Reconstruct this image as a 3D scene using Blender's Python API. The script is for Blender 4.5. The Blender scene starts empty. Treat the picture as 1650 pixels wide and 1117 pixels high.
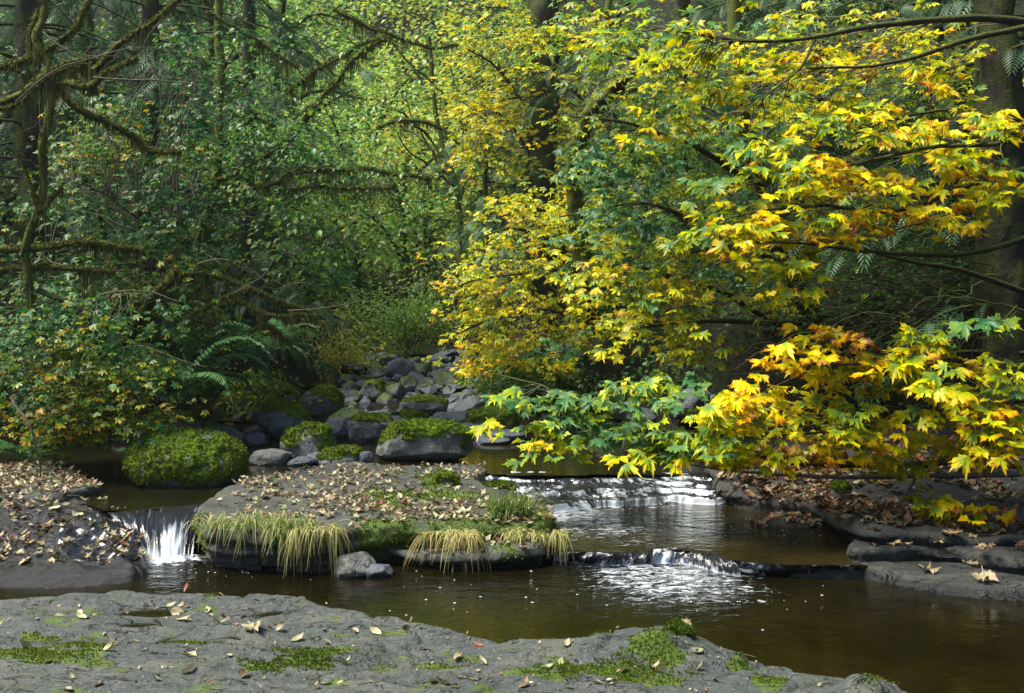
import bpy, math, random, time
import numpy as np
from mathutils import Matrix, Vector
T0 = time.time()
# ------------------------------------------------------------------ camera, world, sun, exposure
S = bpy.context.scene
C = S.collection
F_PX, HOR, CX, CAMZ = 1700.0, 470.0, 825.0, 1.95     # focal length in photo pixels, horizon row, centre column, eye height
cam_d = bpy.data.cameras.new('camera')
cam = bpy.data.objects.new('camera', cam_d); C.objects.link(cam)
cam.location = (0, 0, CAMZ); cam.rotation_euler = (math.radians(90), 0, 0)
cam_d.sensor_width = 36.0; cam_d.lens = F_PX / 1650 * 36.0
cam_d.shift_y = -(558.5 - HOR) / 1650.0
cam_d.clip_start = 0.05; cam_d.clip_end = 800
S.camera = cam
SUN_EL, SUN_AZ = 60.0, -98.0        # azimuth clockwise from +Y : behind the camera's left shoulder
w = bpy.data.worlds.new('World'); S.world = w; w.use_nodes = True
nt = w.node_tree
sky = nt.nodes.new('ShaderNodeTexSky'); sky.sky_type = 'NISHITA'; sky.sun_disc = False
sky.sun_elevation = math.radians(SUN_EL); sky.sun_rotation = math.radians(SUN_AZ)
bg = nt.nodes['Background']; nt.links.new(sky.outputs[0], bg.inputs[0]); bg.inputs[1].default_value = 0.10
sl = bpy.data.lights.new('sun', 'SUN'); sl.energy = 5.0; sl.angle = math.radians(22); sl.color = (1.0, 0.93, 0.80)
so = bpy.data.objects.new('sun', sl); C.objects.link(so)
az, el = math.radians(SUN_AZ), math.radians(SUN_EL)
sdir = Vector((math.sin(az) * math.cos(el), math.cos(az) * math.cos(el), math.sin(el)))
so.rotation_euler = sdir.to_track_quat('Z', 'Y').to_euler()
so.location = sdir * 50
S.view_settings.view_transform = 'Standard'; S.view_settings.look = 'None'
S.view_settings.gamma = 1; S.view_settings.use_curve_mapping = False
S.view_settings.exposure = 1.1
S.cycles.use_denoising = True
S.cycles.max_bounces = 7; S.cycles.diffuse_bounces = 4; S.cycles.glossy_bounces = 3
S.cycles.transmission_bounces = 4; S.cycles.transparent_max_bounces = 10
S.cycles.caustics_reflective = False; S.cycles.caustics_refractive = False
S.cycles.sample_clamp_indirect = 4.0

rng = np.random.default_rng(7)
random.seed(7)

# ------------------------------------------------------------------ coordinates
def W(px, py, D):
    """the place seen at photo column px, row py, D metres ahead"""
    return np.array([(px - CX) / F_PX * D, D, CAMZ - (py - HOR) / F_PX * D])
def Wz(px, py, z):
    """the place seen at (px, py) on the level z"""
    D = (CAMZ - z) * F_PX / (py - HOR)
    return np.array([(px - CX) / F_PX * D, D, z])
def nrm(a):
    return a / np.maximum(np.linalg.norm(a, axis=-1, keepdims=True), 1e-9)
# ------------------------------------------------------------------ noise
def _h(ix, iy, iz, seed):
    n = (ix * 374761393 + iy * 668265263 + iz * 2147483647 + seed * 1274126177) & 0xffffffff
    n = ((n ^ (n >> 13)) * 1274126177) & 0xffffffff
    n = ((n ^ (n >> 16)) * 2246822519) & 0xffffffff
    return ((n ^ (n >> 15)) & 0xffff) / 65535.0
def vn(p, seed=0):
    p = np.asarray(p, float); i = np.floor(p).astype(np.int64); f = p - i; f = f * f * (3 - 2 * f)
    r = 0
    for a in (0, 1):
        for b in (0, 1):
            for c in (0, 1):
                wgt = (f[..., 0] if a else 1 - f[..., 0]) * (f[..., 1] if b else 1 - f[..., 1]) * (f[..., 2] if c else 1 - f[..., 2])
                r = r + wgt * _h(i[..., 0] + a, i[..., 1] + b, i[..., 2] + c, seed)
    return r * 2 - 1
def fbm(p, seed=0, octv=4, gain=0.5):
    p = np.asarray(p, float); r = 0; a = 1.0
    for k in range(octv):
        r = r + a * vn(p * 2 ** k + 17.3 * k, seed + k); a *= gain
    return r
def xy3(x, y, z=0.0):
    return np.stack([x, y, np.zeros_like(x) + z], -1)
def sstep(a, b, x):
    t = np.clip((x - a) / (b - a), 0, 1); return t * t * (3 - 2 * t)

# ------------------------------------------------------------------ mesh building
TRIS = [0]
def mesh_np(name, V, F, attrs=None, smooth=False, quads=False):
    m = bpy.data.meshes.new(name)
    V = np.asarray(V, np.float32); F = np.asarray(F, np.int32)
    k = F.shape[1]
    m.vertices.add(len(V)); m.vertices.foreach_set('co', V.ravel())
    m.loops.add(F.size); m.loops.foreach_set('vertex_index', F.ravel())
    m.polygons.add(len(F)); m.polygons.foreach_set('loop_start', np.arange(0, F.size, k, dtype=np.int32))
    try: m.polygons.foreach_set('loop_total', np.full(len(F), k, np.int32))
    except Exception: pass
    if smooth: m.polygons.foreach_set('use_smooth', np.ones(len(F), bool))
    for an, av in (attrs or {}).items():
        av = np.asarray(av, np.float32)
        if av.ndim == 1:
            a = m.attributes.new(an, 'FLOAT', 'POINT'); a.data.foreach_set('value', av)
        else:
            a = m.attributes.new(an, 'FLOAT_VECTOR', 'POINT'); a.data.foreach_set('vector', av.ravel())
    m.update(calc_edges=True); m.validate()
    TRIS[0] += len(F) * (k - 2)
    return m
def link(name, m, mat=None, parent=None, loc=None):
    o = bpy.data.objects.new(name, m); C.objects.link(o)
    if mat is not None:
        m.materials.clear()
        m.materials.append(mat)
    if parent is not None: o.parent = parent
    if loc is not None: o.location = loc
    return o
def tag(o, label=None, cat=None, group=None, kind=None):
    if label: o['label'] = label
    if cat: o['category'] = cat
    if group: o['group'] = group
    if kind: o['kind'] = kind
    return o
def empty(name, loc, label, cat, group=None):
    o = bpy.data.objects.new(name, None); C.objects.link(o); o.location = [float(v) for v in loc]
    o.empty_display_size = 0.1
    return tag(o, label, cat, group)

class Acc:
    """collects triangles, then links them as one mesh object"""
    def __init__(s): s.V = []; s.F = []; s.A = []; s.R = []; s.L = []; s.n = 0
    def add(s, V, F, age=0.0, rnd=0.0, luv=None):
        V = np.asarray(V, np.float32); F = np.asarray(F, np.int64)
        s.V.append(V); s.F.append(F + s.n); s.n += len(V)
        s.A.append(np.zeros(len(V), np.float32) + age); s.R.append(np.zeros(len(V), np.float32) + rnd)
        s.L.append(np.zeros((len(V), 3), np.float32) if luv is None else np.asarray(luv, np.float32))
    def build(s, name, mat, parent=None, smooth=False, loc=None):
        if not s.V: return None
        V = np.concatenate(s.V); off = np.array(parent.location if parent is not None else (loc if loc is not None else (0, 0, 0)), np.float32)
        m = mesh_np(name, V - off, np.concatenate(s.F), {'age': np.concatenate(s.A), 'rnd': np.concatenate(s.R), 'luv': np.concatenate(s.L)}, smooth)
        return link(name, m, mat, parent, loc if parent is None else None)

def resample(P, n, closed=False):
    P = np.asarray(P, float)
    if closed: P = np.vstack([P, P[:1]])
    m = len(P)
    d = np.r_[0, np.cumsum(np.linalg.norm(np.diff(P, axis=0), axis=1))]
    t = np.linspace(0, d[-1], n + 1 if closed else n)
    if closed: t = t[:-1]
    # Catmull-Rom
    out = []
    for tt in t:
        k = int(np.clip(np.searchsorted(d, tt, side='right') - 1, 0, m - 2)); u = (tt - d[k]) / max(d[k + 1] - d[k], 1e-9)
        p1, p2 = P[k], P[k + 1]
        p0 = P[k - 1] if k > 0 else (P[-2] if closed else p1 * 2 - p2)
        p3 = P[k + 2] if k + 2 < m else (P[1] if closed else p2 * 2 - p1)
        out.append(0.5 * ((2 * p1) + (-p0 + p2) * u + (2 * p0 - 5 * p1 + 4 * p2 - p3) * u * u + (-p0 + 3 * p1 - 3 * p2 + p3) * u ** 3))
    return np.array(out)
def tube(P, R, sides=6, rough=0.0, seed=0):
    P = np.asarray(P, float); n = len(P); R = np.zeros(n) + R
    T = nrm(np.gradient(P, axis=0))
    ref = np.array([0, 0, 1.0]) if abs(T[0][2]) < .9 else np.array([1.0, 0, 0])
    N = nrm(np.cross(T, ref)); 
    for i in range(1, n):
        v = N[i - 1] - T[i] * np.dot(N[i - 1], T[i]); N[i] = v / max(np.linalg.norm(v), 1e-6)
    B = np.cross(T, N)
    a = np.linspace(0, 2 * math.pi, sides, endpoint=False)
    ring = N[:, None] * np.cos(a)[None, :, None] + B[:, None] * np.sin(a)[None, :, None]
    rr = R[:, None]
    if rough: 
        q = (P[:, None] + ring * rr[..., None])
        rr = rr * (1 + np.clip(rough * .5 * fbm(q * 11, seed, 4), -.5, 1))
    V = (P[:, None] + ring * rr[..., None]).reshape(-1, 3)
    i = np.arange(n - 1)[:, None] * sides; j = np.arange(sides)[None, :]; j2 = (j + 1) % sides
    a0 = (i + j).ravel(); a1 = (i + j2).ravel(); b0 = a0 + sides; b1 = a1 + sides
    return V, np.vstack([np.stack([a0, a1, b1], 1), np.stack([a0, b1, b0], 1)])

# ------------------------------------------------------------------ materials
def mat(name):
    m = bpy.data.materials.new(name); m.use_nodes = True
    nt = m.node_tree; nt.nodes.clear()
    out = nt.nodes.new('ShaderNodeOutputMaterial')
    return m, nt, out
def N(nt, typ, **kw):
    n = nt.nodes.new(typ)
    for k, v in kw.items():
        if k.startswith('i_'):
            key = k[2:]; key = int(key) if key.isdigit() else key
            if hasattr(v, 'node') or isinstance(v, bpy.types.NodeSocket): nt.links.new(v, n.inputs[key])
            else: n.inputs[key].default_value = v
        else: setattr(n, k, v)
    return n
def math_(nt, op, a, b=None, c=None, clamp=False):
    n = nt.nodes.new('ShaderNodeMath'); n.operation = op; n.use_clamp = clamp
    for i, v in enumerate((a, b, c)):
        if v is None: continue
        if isinstance(v, bpy.types.NodeSocket): nt.links.new(v, n.inputs[i])
        else: n.inputs[i].default_value = v
    return n.outputs[0]
def mix(nt, fac, a, b, blend='MIX'):
    n = nt.nodes.new('ShaderNodeMix'); n.data_type = 'RGBA'; n.blend_type = blend
    for s, v in ((n.inputs[0], fac), (n.inputs[6], a), (n.inputs[7], b)):
        if isinstance(v, bpy.types.NodeSocket): nt.links.new(v, s)
        else: s.default_value = v if not isinstance(v, tuple) or len(v) == 4 else (*v, 1)
    return n.outputs[2]
def ramp(nt, fac, stops, interp='LINEAR'):
    n = nt.nodes.new('ShaderNodeValToRGB'); n.color_ramp.interpolation = interp
    e = n.color_ramp.elements
    while len(e) < len(stops): e.new(0.5)
    for i, (p, c) in enumerate(stops):
        e[i].position = p; e[i].color = (*c, 1) if len(c) == 3 else c
    nt.links.new(fac, n.inputs[0]); return n.outputs[0]
def noise(nt, vec, scale, detail=4, rough=0.55, out=0, dist=0.0):
    n = nt.nodes.new('ShaderNodeTexNoise'); n.inputs['Scale'].default_value = scale
    n.inputs['Detail'].default_value = detail; n.inputs['Roughness'].default_value = rough; n.inputs['Distortion'].default_value = dist
    if vec is not None: nt.links.new(vec, n.inputs['Vector'])
    return n.outputs[out]
def attr(nt, name, out='Fac'):
    n = nt.nodes.new('ShaderNodeAttribute'); n.attribute_name = name; return n.outputs[out]
def pos(nt): return nt.nodes.new('ShaderNodeNewGeometry').outputs['Position']
def scalevec(nt, v, s):
    n = nt.nodes.new('ShaderNodeMapping'); nt.links.new(v, n.inputs[0]); n.inputs['Scale'].default_value = s; return n.outputs[0]
def bump(nt, h, strength=0.5, dist=0.02, nrm_=None):
    n = nt.nodes.new('ShaderNodeBump'); n.inputs['Strength'].default_value = strength; n.inputs['Distance'].default_value = dist
    nt.links.new(h, n.inputs['Height'])
    if nrm_ is not None: nt.links.new(nrm_, n.inputs['Normal'])
    return n.outputs[0]
def prin(nt, out, col, rough=0.6, spec=0.4, normal=None, trans=None, tcol=None):
    p = nt.nodes.new('ShaderNodeBsdfPrincipled')
    for s, v in (('Base Color', col), ('Roughness', rough), ('Specular IOR Level', spec)):
        if isinstance(v, bpy.types.NodeSocket): nt.links.new(v, p.inputs[s])
        else: p.inputs[s].default_value = (*v, 1) if isinstance(v, tuple) else v
    if normal is not None: nt.links.new(normal, p.inputs['Normal'])
    if trans:
        t = nt.nodes.new('ShaderNodeBsdfTranslucent')
        v = tcol if tcol is not None else col
        if isinstance(v, bpy.types.NodeSocket): nt.links.new(v, t.inputs[0])
        else: t.inputs[0].default_value = (*v, 1)
        mx = nt.nodes.new('ShaderNodeMixShader'); mx.inputs[0].default_value = trans
        nt.links.new(p.outputs[0], mx.inputs[1]); nt.links.new(t.outputs[0], mx.inputs[2])
        nt.links.new(mx.outputs[0], out.inputs[0])
    else: nt.links.new(p.outputs[0], out.inputs[0])
    return p

def leaf_material(name, stops, spots=True, trans=0.45, spec=0.3, rough=0.42, blot=0.5, sat=1.15):
    m, nt, out = mat(name)
    age = attr(nt, 'age'); rnd = attr(nt, 'rnd'); luv = attr(nt, 'luv', 'Vector')
    off = N(nt, 'ShaderNodeCombineXYZ'); s50 = math_(nt, 'MULTIPLY', rnd, 61.7); nt.links.new(s50, off.inputs[0]); nt.links.new(s50, off.inputs[2])
    add = N(nt, 'ShaderNodeVectorMath', operation='ADD'); nt.links.new(luv, add.inputs[0]); nt.links.new(off.outputs[0], add.inputs[1])
    n1 = noise(nt, add.outputs[0], 2.6, 3)
    ln = N(nt, 'ShaderNodeVectorMath', operation='LENGTH'); nt.links.new(luv, ln.inputs[0])
    edge = math_(nt, 'MULTIPLY', math_(nt, 'SUBTRACT', ln.outputs['Value'], 0.45), 0.55)
    a = math_(nt, 'ADD', age, math_(nt, 'MULTIPLY', math_(nt, 'SUBTRACT', n1, 0.5), blot))
    a = math_(nt, 'ADD', a, math_(nt, 'MULTIPLY', edge, math_(nt, 'MINIMUM', math_(nt, 'MULTIPLY', age, 2.0), 1.0)), clamp=True)
    col = ramp(nt, a, stops)
    if spots:
        n2 = noise(nt, add.outputs[0], 6.5, 2)
        thr = math_(nt, 'SUBTRACT', 0.74, math_(nt, 'MULTIPLY', age, 0.15))
        sp = math_(nt, 'MULTIPLY', math_(nt, 'SUBTRACT', n2, thr), 14, clamp=True)
        col = mix(nt, sp, col, (0.10, 0.045, 0.018))
    val = math_(nt, 'ADD', 0.80, math_(nt, 'MULTIPLY', math_(nt, 'FRACT', math_(nt, 'MULTIPLY', rnd, 7.31)), 0.56))
    cc = N(nt, 'ShaderNodeHueSaturation'); cc.inputs['Saturation'].default_value = sat; nt.links.new(col, cc.inputs['Color']); nt.links.new(val, cc.inputs['Value'])
    prin(nt, out, cc.outputs[0], rough, spec, trans=trans)
    return m
STOPS_MAPLE = [(0.0, (.04, .13, .06)), (.22, (.11, .21, .085)), (.38, (.24, .34, .05)), (.54, (.52, .52, .05)), (.72, (.76, .58, .07)), (.86, (.60, .31, .04)), (.94, (.30, .12, .035)), (1.0, (.14, .06, .03))]  # autumn range; the cool pale greens have leaf sheen mixed into the colour
STOPS_VINE = [(0.0, (.014, .065, .025)), (.3, (.030, .105, .032)), (.5, (.085, .165, .03)), (.68, (.34, .32, .035)), (.85, (.55, .27, .04)), (1.0, (.3, .10, .03))]  # lowered overall, so the left bank's weaker light is in the leaf colour
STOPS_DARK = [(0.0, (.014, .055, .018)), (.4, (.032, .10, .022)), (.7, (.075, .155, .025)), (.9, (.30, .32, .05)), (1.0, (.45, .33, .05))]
STOPS_HAZED = [(0.0, (.07, .18, .07)), (.4, (.17, .33, .10)), (.7, (.32, .46, .11)), (.9, (.45, .42, .09)), (1.0, (.6, .42, .1))]  # valley haze and glow worked into these pale leaf colours
STOPS_DRY = [(0.0, (.20, .24, .09)), (.08, (.36, .33, .19)), (.28, (.27, .225, .12)), (.42, (.14, .115, .065)), (.58, (.07, .052, .034)), (.68, (.18, .11, .045)), (.84, (.14, .07, .03)), (.96, (.20, .045, .03)), (1.0, (.20, .03, .02))]
M_MAPLE = leaf_material('maple_leaf_material', STOPS_MAPLE)
M_VINE = leaf_material('vine_maple_leaf_material', STOPS_VINE, blot=.35)
M_ALDER = leaf_material('alder_leaf_material', [(0.0, (.03, .10, .04)), (.4, (.07, .18, .05)), (.7, (.16, .28, .05)), (1.0, (.4, .36, .06))], spots=False, spec=.5, rough=.42)
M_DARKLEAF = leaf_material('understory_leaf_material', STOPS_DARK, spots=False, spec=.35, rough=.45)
M_HAZEDLEAF = leaf_material('hazed_leaf_material', STOPS_HAZED, spots=False, spec=.45, rough=.4, trans=.5)
M_DRY = leaf_material('dry_leaf_material', STOPS_DRY, spots=True, trans=.12, spec=.4, rough=.5, blot=.3, sat=1.0)

def simple_leafy(name, c0, c1, trans=.3, rough=.5, spec=.3):
    m, nt, out = mat(name)
    rnd = attr(nt, 'rnd'); age = attr(nt, 'age')
    col = mix(nt, age, c0, c1)
    val = math_(nt, 'ADD', 0.65, math_(nt, 'MULTIPLY', rnd, 0.7))
    cc = N(nt, 'ShaderNodeHueSaturation'); nt.links.new(col, cc.inputs['Color']); nt.links.new(val, cc.inputs['Value'])
    prin(nt, out, cc.outputs[0], rough, spec, trans=trans); return m
M_GRASS = simple_leafy('grass_material', (.12, .26, .05), (.52, .42, .17), .35)
M_NEEDLE = simple_leafy('needle_material', (.022, .07, .022), (.11, .21, .085), .25)
M_FERN = simple_leafy('fern_material', (.03, .115, .035), (.10, .21, .05), .3, .42)
M_HANGMOSS = simple_leafy('hanging_moss_material', (.065, .075, .016), (.19, .20, .06), .35, .9, .1)
M_MOSSTUFT = simple_leafy('moss_material', (.025, .05, .006), (.18, .26, .018), .3, .85, .15)

def bark_material(name, c0, c1, mossc, moss_amt):
    m, nt, out = mat(name)
    p = pos(nt)
    n1 = noise(nt, scalevec(nt, p, (18, 18, 5)), 1, 6, .65)
    col = mix(nt, n1, c0, c1)
    g = N(nt, 'ShaderNodeNewGeometry'); sx = N(nt, 'ShaderNodeSeparateXYZ'); nt.links.new(g.outputs['Normal'], sx.inputs[0])
    n2 = noise(nt, p, 5, 5, .6)
    f = math_(nt, 'MULTIPLY', math_(nt, 'ADD', math_(nt, 'ADD', math_(nt, 'MULTIPLY', sx.outputs[2], .55), math_(nt, 'MULTIPLY', n2, 1.4)), moss_amt - 1.1), 4, clamp=True)
    mc = mix(nt, noise(nt, p, 40, 3), mossc, tuple(min(1, v * 2.3) for v in mossc))
    col = mix(nt, f, col, mc)
    prin(nt, out, col, .85, .2, bump(nt, math_(nt, 'ADD', n1, math_(nt, 'MULTIPLY', noise(nt, p, 60, 4), f)), .9, .02)); return m
M_BARK = bark_material('dark_bark_material', (.016, .014, .010), (.055, .048, .036), (.035, .045, .010), .5)
M_MOSSBARK = bark_material('mossy_bark_material', (.014, .011, .008), (.06, .046, .03), (.055, .066, .010), .74)
M_TWIG = bark_material('twig_material', (.05, .042, .034), (.16, .14, .115), (.06, .07, .02), .1)

def rock_material(name, c_dark, c_light, lichen=0.3, green=0.15, wet_z=None, rough=.62, layered=False, mossz=None, shiny=.4, tan=None):
    m, nt, out = mat(name)
    p = pos(nt)
    big = noise(nt, p, 1.7, 5, .6); mid = noise(nt, p, 9, 6, .62); fine = noise(nt, p, 60, 5, .7)
    col = mix(nt, math_(nt, 'MULTIPLY', math_(nt, 'ADD', math_(nt, 'MULTIPLY', big, .5), math_(nt, 'MULTIPLY', mid, .55)), 1.0, clamp=True), c_dark, c_light)
    col = mix(nt, math_(nt, 'MULTIPLY', math_(nt, 'SUBTRACT', fine, .40), 1.6, clamp=True), col, tuple(v * 0.55 for v in c_dark))
    if layered:
        st = noise(nt, scalevec(nt, p, (2.0, 2.0, 45)), 1, 4, .6)
        col = mix(nt, math_(nt, 'MULTIPLY', math_(nt, 'SUBTRACT', st, .52), 4, clamp=True), col, tuple(v * 0.5 for v in c_dark))
    if tan:
        tn = noise(nt, scalevec(nt, p, (2.2, 4.5, 4)), 1, 6, .72, dist=.8)
        col = mix(nt, math_(nt, 'MULTIPLY', math_(nt, 'SUBTRACT', tn, .50), 5, clamp=True), col, tan)
        dk = noise(nt, scalevec(nt, p, (5, 13, 9)), 1, 6, .75, dist=1.0)
        col = mix(nt, math_(nt, 'MULTIPLY', math_(nt, 'SUBTRACT', dk, .56), 6, clamp=True), col, tuple(v * .45 for v in c_dark))
    # lichen flecks
    li = noise(nt, p, 62, 3, .6)
    col = mix(nt, math_(nt, 'MULTIPLY', math_(nt, 'SUBTRACT', li, .74 - lichen * .3), 12, clamp=True), col, (.20, .21, .18))
    crk = None
    if tan:
        for cs, off_, wd_ in (((.9, 2.4, 1), 0, .008), ((1.6, 3.6, 1), 7, .006)):
            c1 = noise(nt, scalevec(nt, p, cs), 1.0, 5, .55, dist=.3) if off_ == 0 else noise(nt, scalevec(nt, p, cs), 1.37, 4, .6, dist=.5)
            ln_ = math_(nt, 'SUBTRACT', 1.0, math_(nt, 'DIVIDE', math_(nt, 'ABSOLUTE', math_(nt, 'SUBTRACT', c1, .5)), wd_), clamp=True)
            ln_ = math_(nt, 'MULTIPLY', ln_, math_(nt, 'MULTIPLY', math_(nt, 'SUBTRACT', mid, .40), 6, clamp=True))
            crk = ln_ if crk is None else math_(nt, 'MAXIMUM', crk, ln_)
        col = mix(nt, math_(nt, 'MULTIPLY', crk, .8), col, (.008, .008, .007))
    # thin green algae film / moss stain
    gr = noise(nt, p, 3.1, 6, .68)
    gcol = mix(nt, fine, (.035, .048, .015), (.095, .115, .030))
    col = mix(nt, math_(nt, 'MULTIPLY', math_(nt, 'SUBTRACT', gr, .68 - green * .4), 5, clamp=True), col, gcol)
    ma = attr(nt, 'moss'); mn = noise(nt, p, 24, 5, .7)
    mf = math_(nt, 'MULTIPLY', math_(nt, 'SUBTRACT', math_(nt, 'ADD', ma, math_(nt, 'MULTIPLY', mn, .8)), .82), 6, clamp=True)
    col = mix(nt, mf, col, mix(nt, noise(nt, p, 70, 3), (.025, .045, .006), (.10, .16, .012)))
    r = rough
    if wet_z is not None:
        g = N(nt, 'ShaderNodeSeparateXYZ'); nt.links.new(p, g.inputs[0])
        ww = attr(nt, 'wet')
        wf = math_(nt, 'MULTIPLY', math_(nt, 'SUBTRACT', math_(nt, 'ADD', ww, math_(nt, 'MULTIPLY', mid, .5)), .5), 3.5, clamp=True)
        col = mix(nt, wf, col, mix(nt, .62, col, (.006, .006, .007)))
        rr = math_(nt, 'SUBTRACT', rough, math_(nt, 'MULTIPLY', wf, rough - .16)); r = rr
    bh = math_(nt, 'ADD', math_(nt, 'MULTIPLY', mid, 1.0), math_(nt, 'MULTIPLY', fine, .45))
    if crk is not None: bh = math_(nt, 'SUBTRACT', bh, math_(nt, 'MULTIPLY', crk, .6))
    prin(nt, out, col, r, shiny, bump(nt, bh, 1.0, .03)); return m
M_SHELF = rock_material('shelf_rock_material', (.020, .028, .028), (.098, .112, .103), .40, .30, wet_z=1, layered=False, tan=(.115, .118, .095))
M_BANK = rock_material('bank_rock_material', (.014, .015, .015), (.05, .052, .048), .0, .12, wet_z=1, layered=True)
M_BANK2 = rock_material('flat_ledge_rock_material', (.013, .015, .015), (.055, .06, .057), .15, .12, wet_z=1, tan=(.05, .052, .045))
M_LEDGE = rock_material('ledge_rock_material', (.025, .028, .028), (.10, .105, .095), .12, .4, wet_z=1, layered=True)
M_STONE = rock_material('stone_material', (.028, .038, .050), (.125, .15, .18), .35, .0, wet_z=1, shiny=.55, rough=.5)
M_BOULDER = rock_material('boulder_material', (.065, .072, .072), (.21, .22, .21), .55, .1, wet_z=1, tan=(.15, .155, .14))
def moss_surface():
    m, nt, out = mat('moss_cushion_material')
    p = pos(nt); n1 = noise(nt, p, 8, 5, .65); n2 = noise(nt, p, 55, 4, .7)
    col = mix(nt, math_(nt, 'MULTIPLY', math_(nt, 'SUBTRACT', n1, .28), 2.2, clamp=True), (.035, .058, .006), (.17, .27, .014))
    col = mix(nt, math_(nt, 'MULTIPLY', math_(nt, 'SUBTRACT', n2, .45), 2.5, clamp=True), col, (.012, .022, .004))
    prin(nt, out, col, .9, .12, bump(nt, n2, 1.0, .02)); return m
M_MOSS = moss_surface()
def soil():
    m, nt, out = mat('forest_soil_material')
    p = pos(nt); n1 = noise(nt, p, 2.2, 6, .65); n2 = noise(nt, p, 18, 6, .7)
    col = ramp(nt, n1, [(.3, (.005, .004, .003)), (.5, (.009, .008, .004)), (.62, (.010, .017, .004)), (.75, (.011, .009, .005))])
    col = mix(nt, math_(nt, 'MULTIPLY', math_(nt, 'SUBTRACT', n2, .55), 4, clamp=True), col, (.018, .012, .007))
    prin(nt, out, col, .9, .2, bump(nt, n2, 1, .06)); return m
M_SOIL = soil()
def water(name, body=(.022, .013, .005), ripple=.25, rough=.04):
    m, nt, out = mat(name)
    p = pos(nt)
    a = noise(nt, scalevec(nt, p, (5.0, 9.0, 1)), 1, 3, .5, dist=.6); b = noise(nt, scalevec(nt, p, (18, 34, 1)), 1, 3, .55, dist=.4)
    tv = attr(nt, 'turb')
    amp = math_(nt, 'ADD', .35, math_(nt, 'MULTIPLY', tv, 3.0))
    h = math_(nt, 'MULTIPLY', math_(nt, 'ADD', a, math_(nt, 'MULTIPLY', b, .35)), amp)
    bed = noise(nt, p, 2.0, 5, .65)
    col = mix(nt, math_(nt, 'MULTIPLY', math_(nt, 'SUBTRACT', bed, .38), 2.5, clamp=True), body, tuple(v * 2.4 for v in body))
    pn = prin(nt, out, col, rough, .5, bump(nt, h, ripple, .05)); pn.inputs['IOR'].default_value = 1.36
    return m
M_WATER = water('pool_water_material', (.0045, .0036, .0009), .28)
M_WATER_UP = water('upper_water_material', (.006, .0055, .002), .10)
M_WATER_MID = water('middle_water_material', (.012, .009, .0025), .34)
def whitewater(name, su=26, sv=2.2, dens=.5, clear=(.012, .013, .015)):
    m, nt, out = mat(name)
    luv = attr(nt, 'luv', 'Vector'); f = attr(nt, 'age')
    s1 = noise(nt, scalevec(nt, luv, (su, sv, 1)), 1, 5, .6, dist=.25); s2 = noise(nt, scalevec(nt, luv, (su * 3.2, sv * 1.6, 1)), 1, 4, .6)
    st = math_(nt, 'ADD', math_(nt, 'MULTIPLY', s1, .7), math_(nt, 'MULTIPLY', s2, .3))
    k = math_(nt, 'MULTIPLY', math_(nt, 'SUBTRACT', math_(nt, 'ADD', st, math_(nt, 'MULTIPLY', f, dens)), .62), 5.0, clamp=True)
    col = mix(nt, k, clear, (.50, .56, .63))
    rr = math_(nt, 'ADD', .08, math_(nt, 'MULTIPLY', k, .5))
    pn = prin(nt, out, col, rr, .6, bump(nt, st, .7, .02)); return m
M_FALL = whitewater('falling_water_material', 26, 2.0, .62)
M_CASC = whitewater('cascade_water_material', 13, 3.0, .52)
def foam_mat():
    m, nt, out = mat('foam_material')
    p = pos(nt); f = attr(nt, 'age')
    a = noise(nt, scalevec(nt, p, (9, 22, 1)), 1, 6, .7, dist=1.0); b = noise(nt, scalevec(nt, p, (60, 90, 1)), 1, 3, .6)
    k = math_(nt, 'MULTIPLY', math_(nt, 'SUBTRACT', math_(nt, 'ADD', math_(nt, 'ADD', math_(nt, 'MULTIPLY', a, 2.0), math_(nt, 'MULTIPLY', b, .5)), f), 1.62), 2.6, clamp=True)
    d = N(nt, 'ShaderNodeBsdfPrincipled'); d.inputs['Base Color'].default_value = (.58, .64, .70, 1); d.inputs['Roughness'].default_value = .5
    nt.links.new(bump(nt, a, .8, .02), d.inputs['Normal'])
    t = N(nt, 'ShaderNodeBsdfTransparent'); mx = N(nt, 'ShaderNodeMixShader')
    nt.links.new(k, mx.inputs[0]); nt.links.new(t.outputs[0], mx.inputs[1]); nt.links.new(d.outputs[0], mx.inputs[2]); nt.links.new(mx.outputs[0], out.inputs[0])
    return m
M_FOAM = foam_mat()
def foam_solid():
    m, nt, out = mat('bubble_material'); prin(nt, out, (.75, .8, .85), .4, .5); return m
M_BUBBLE = foam_solid()

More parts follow.
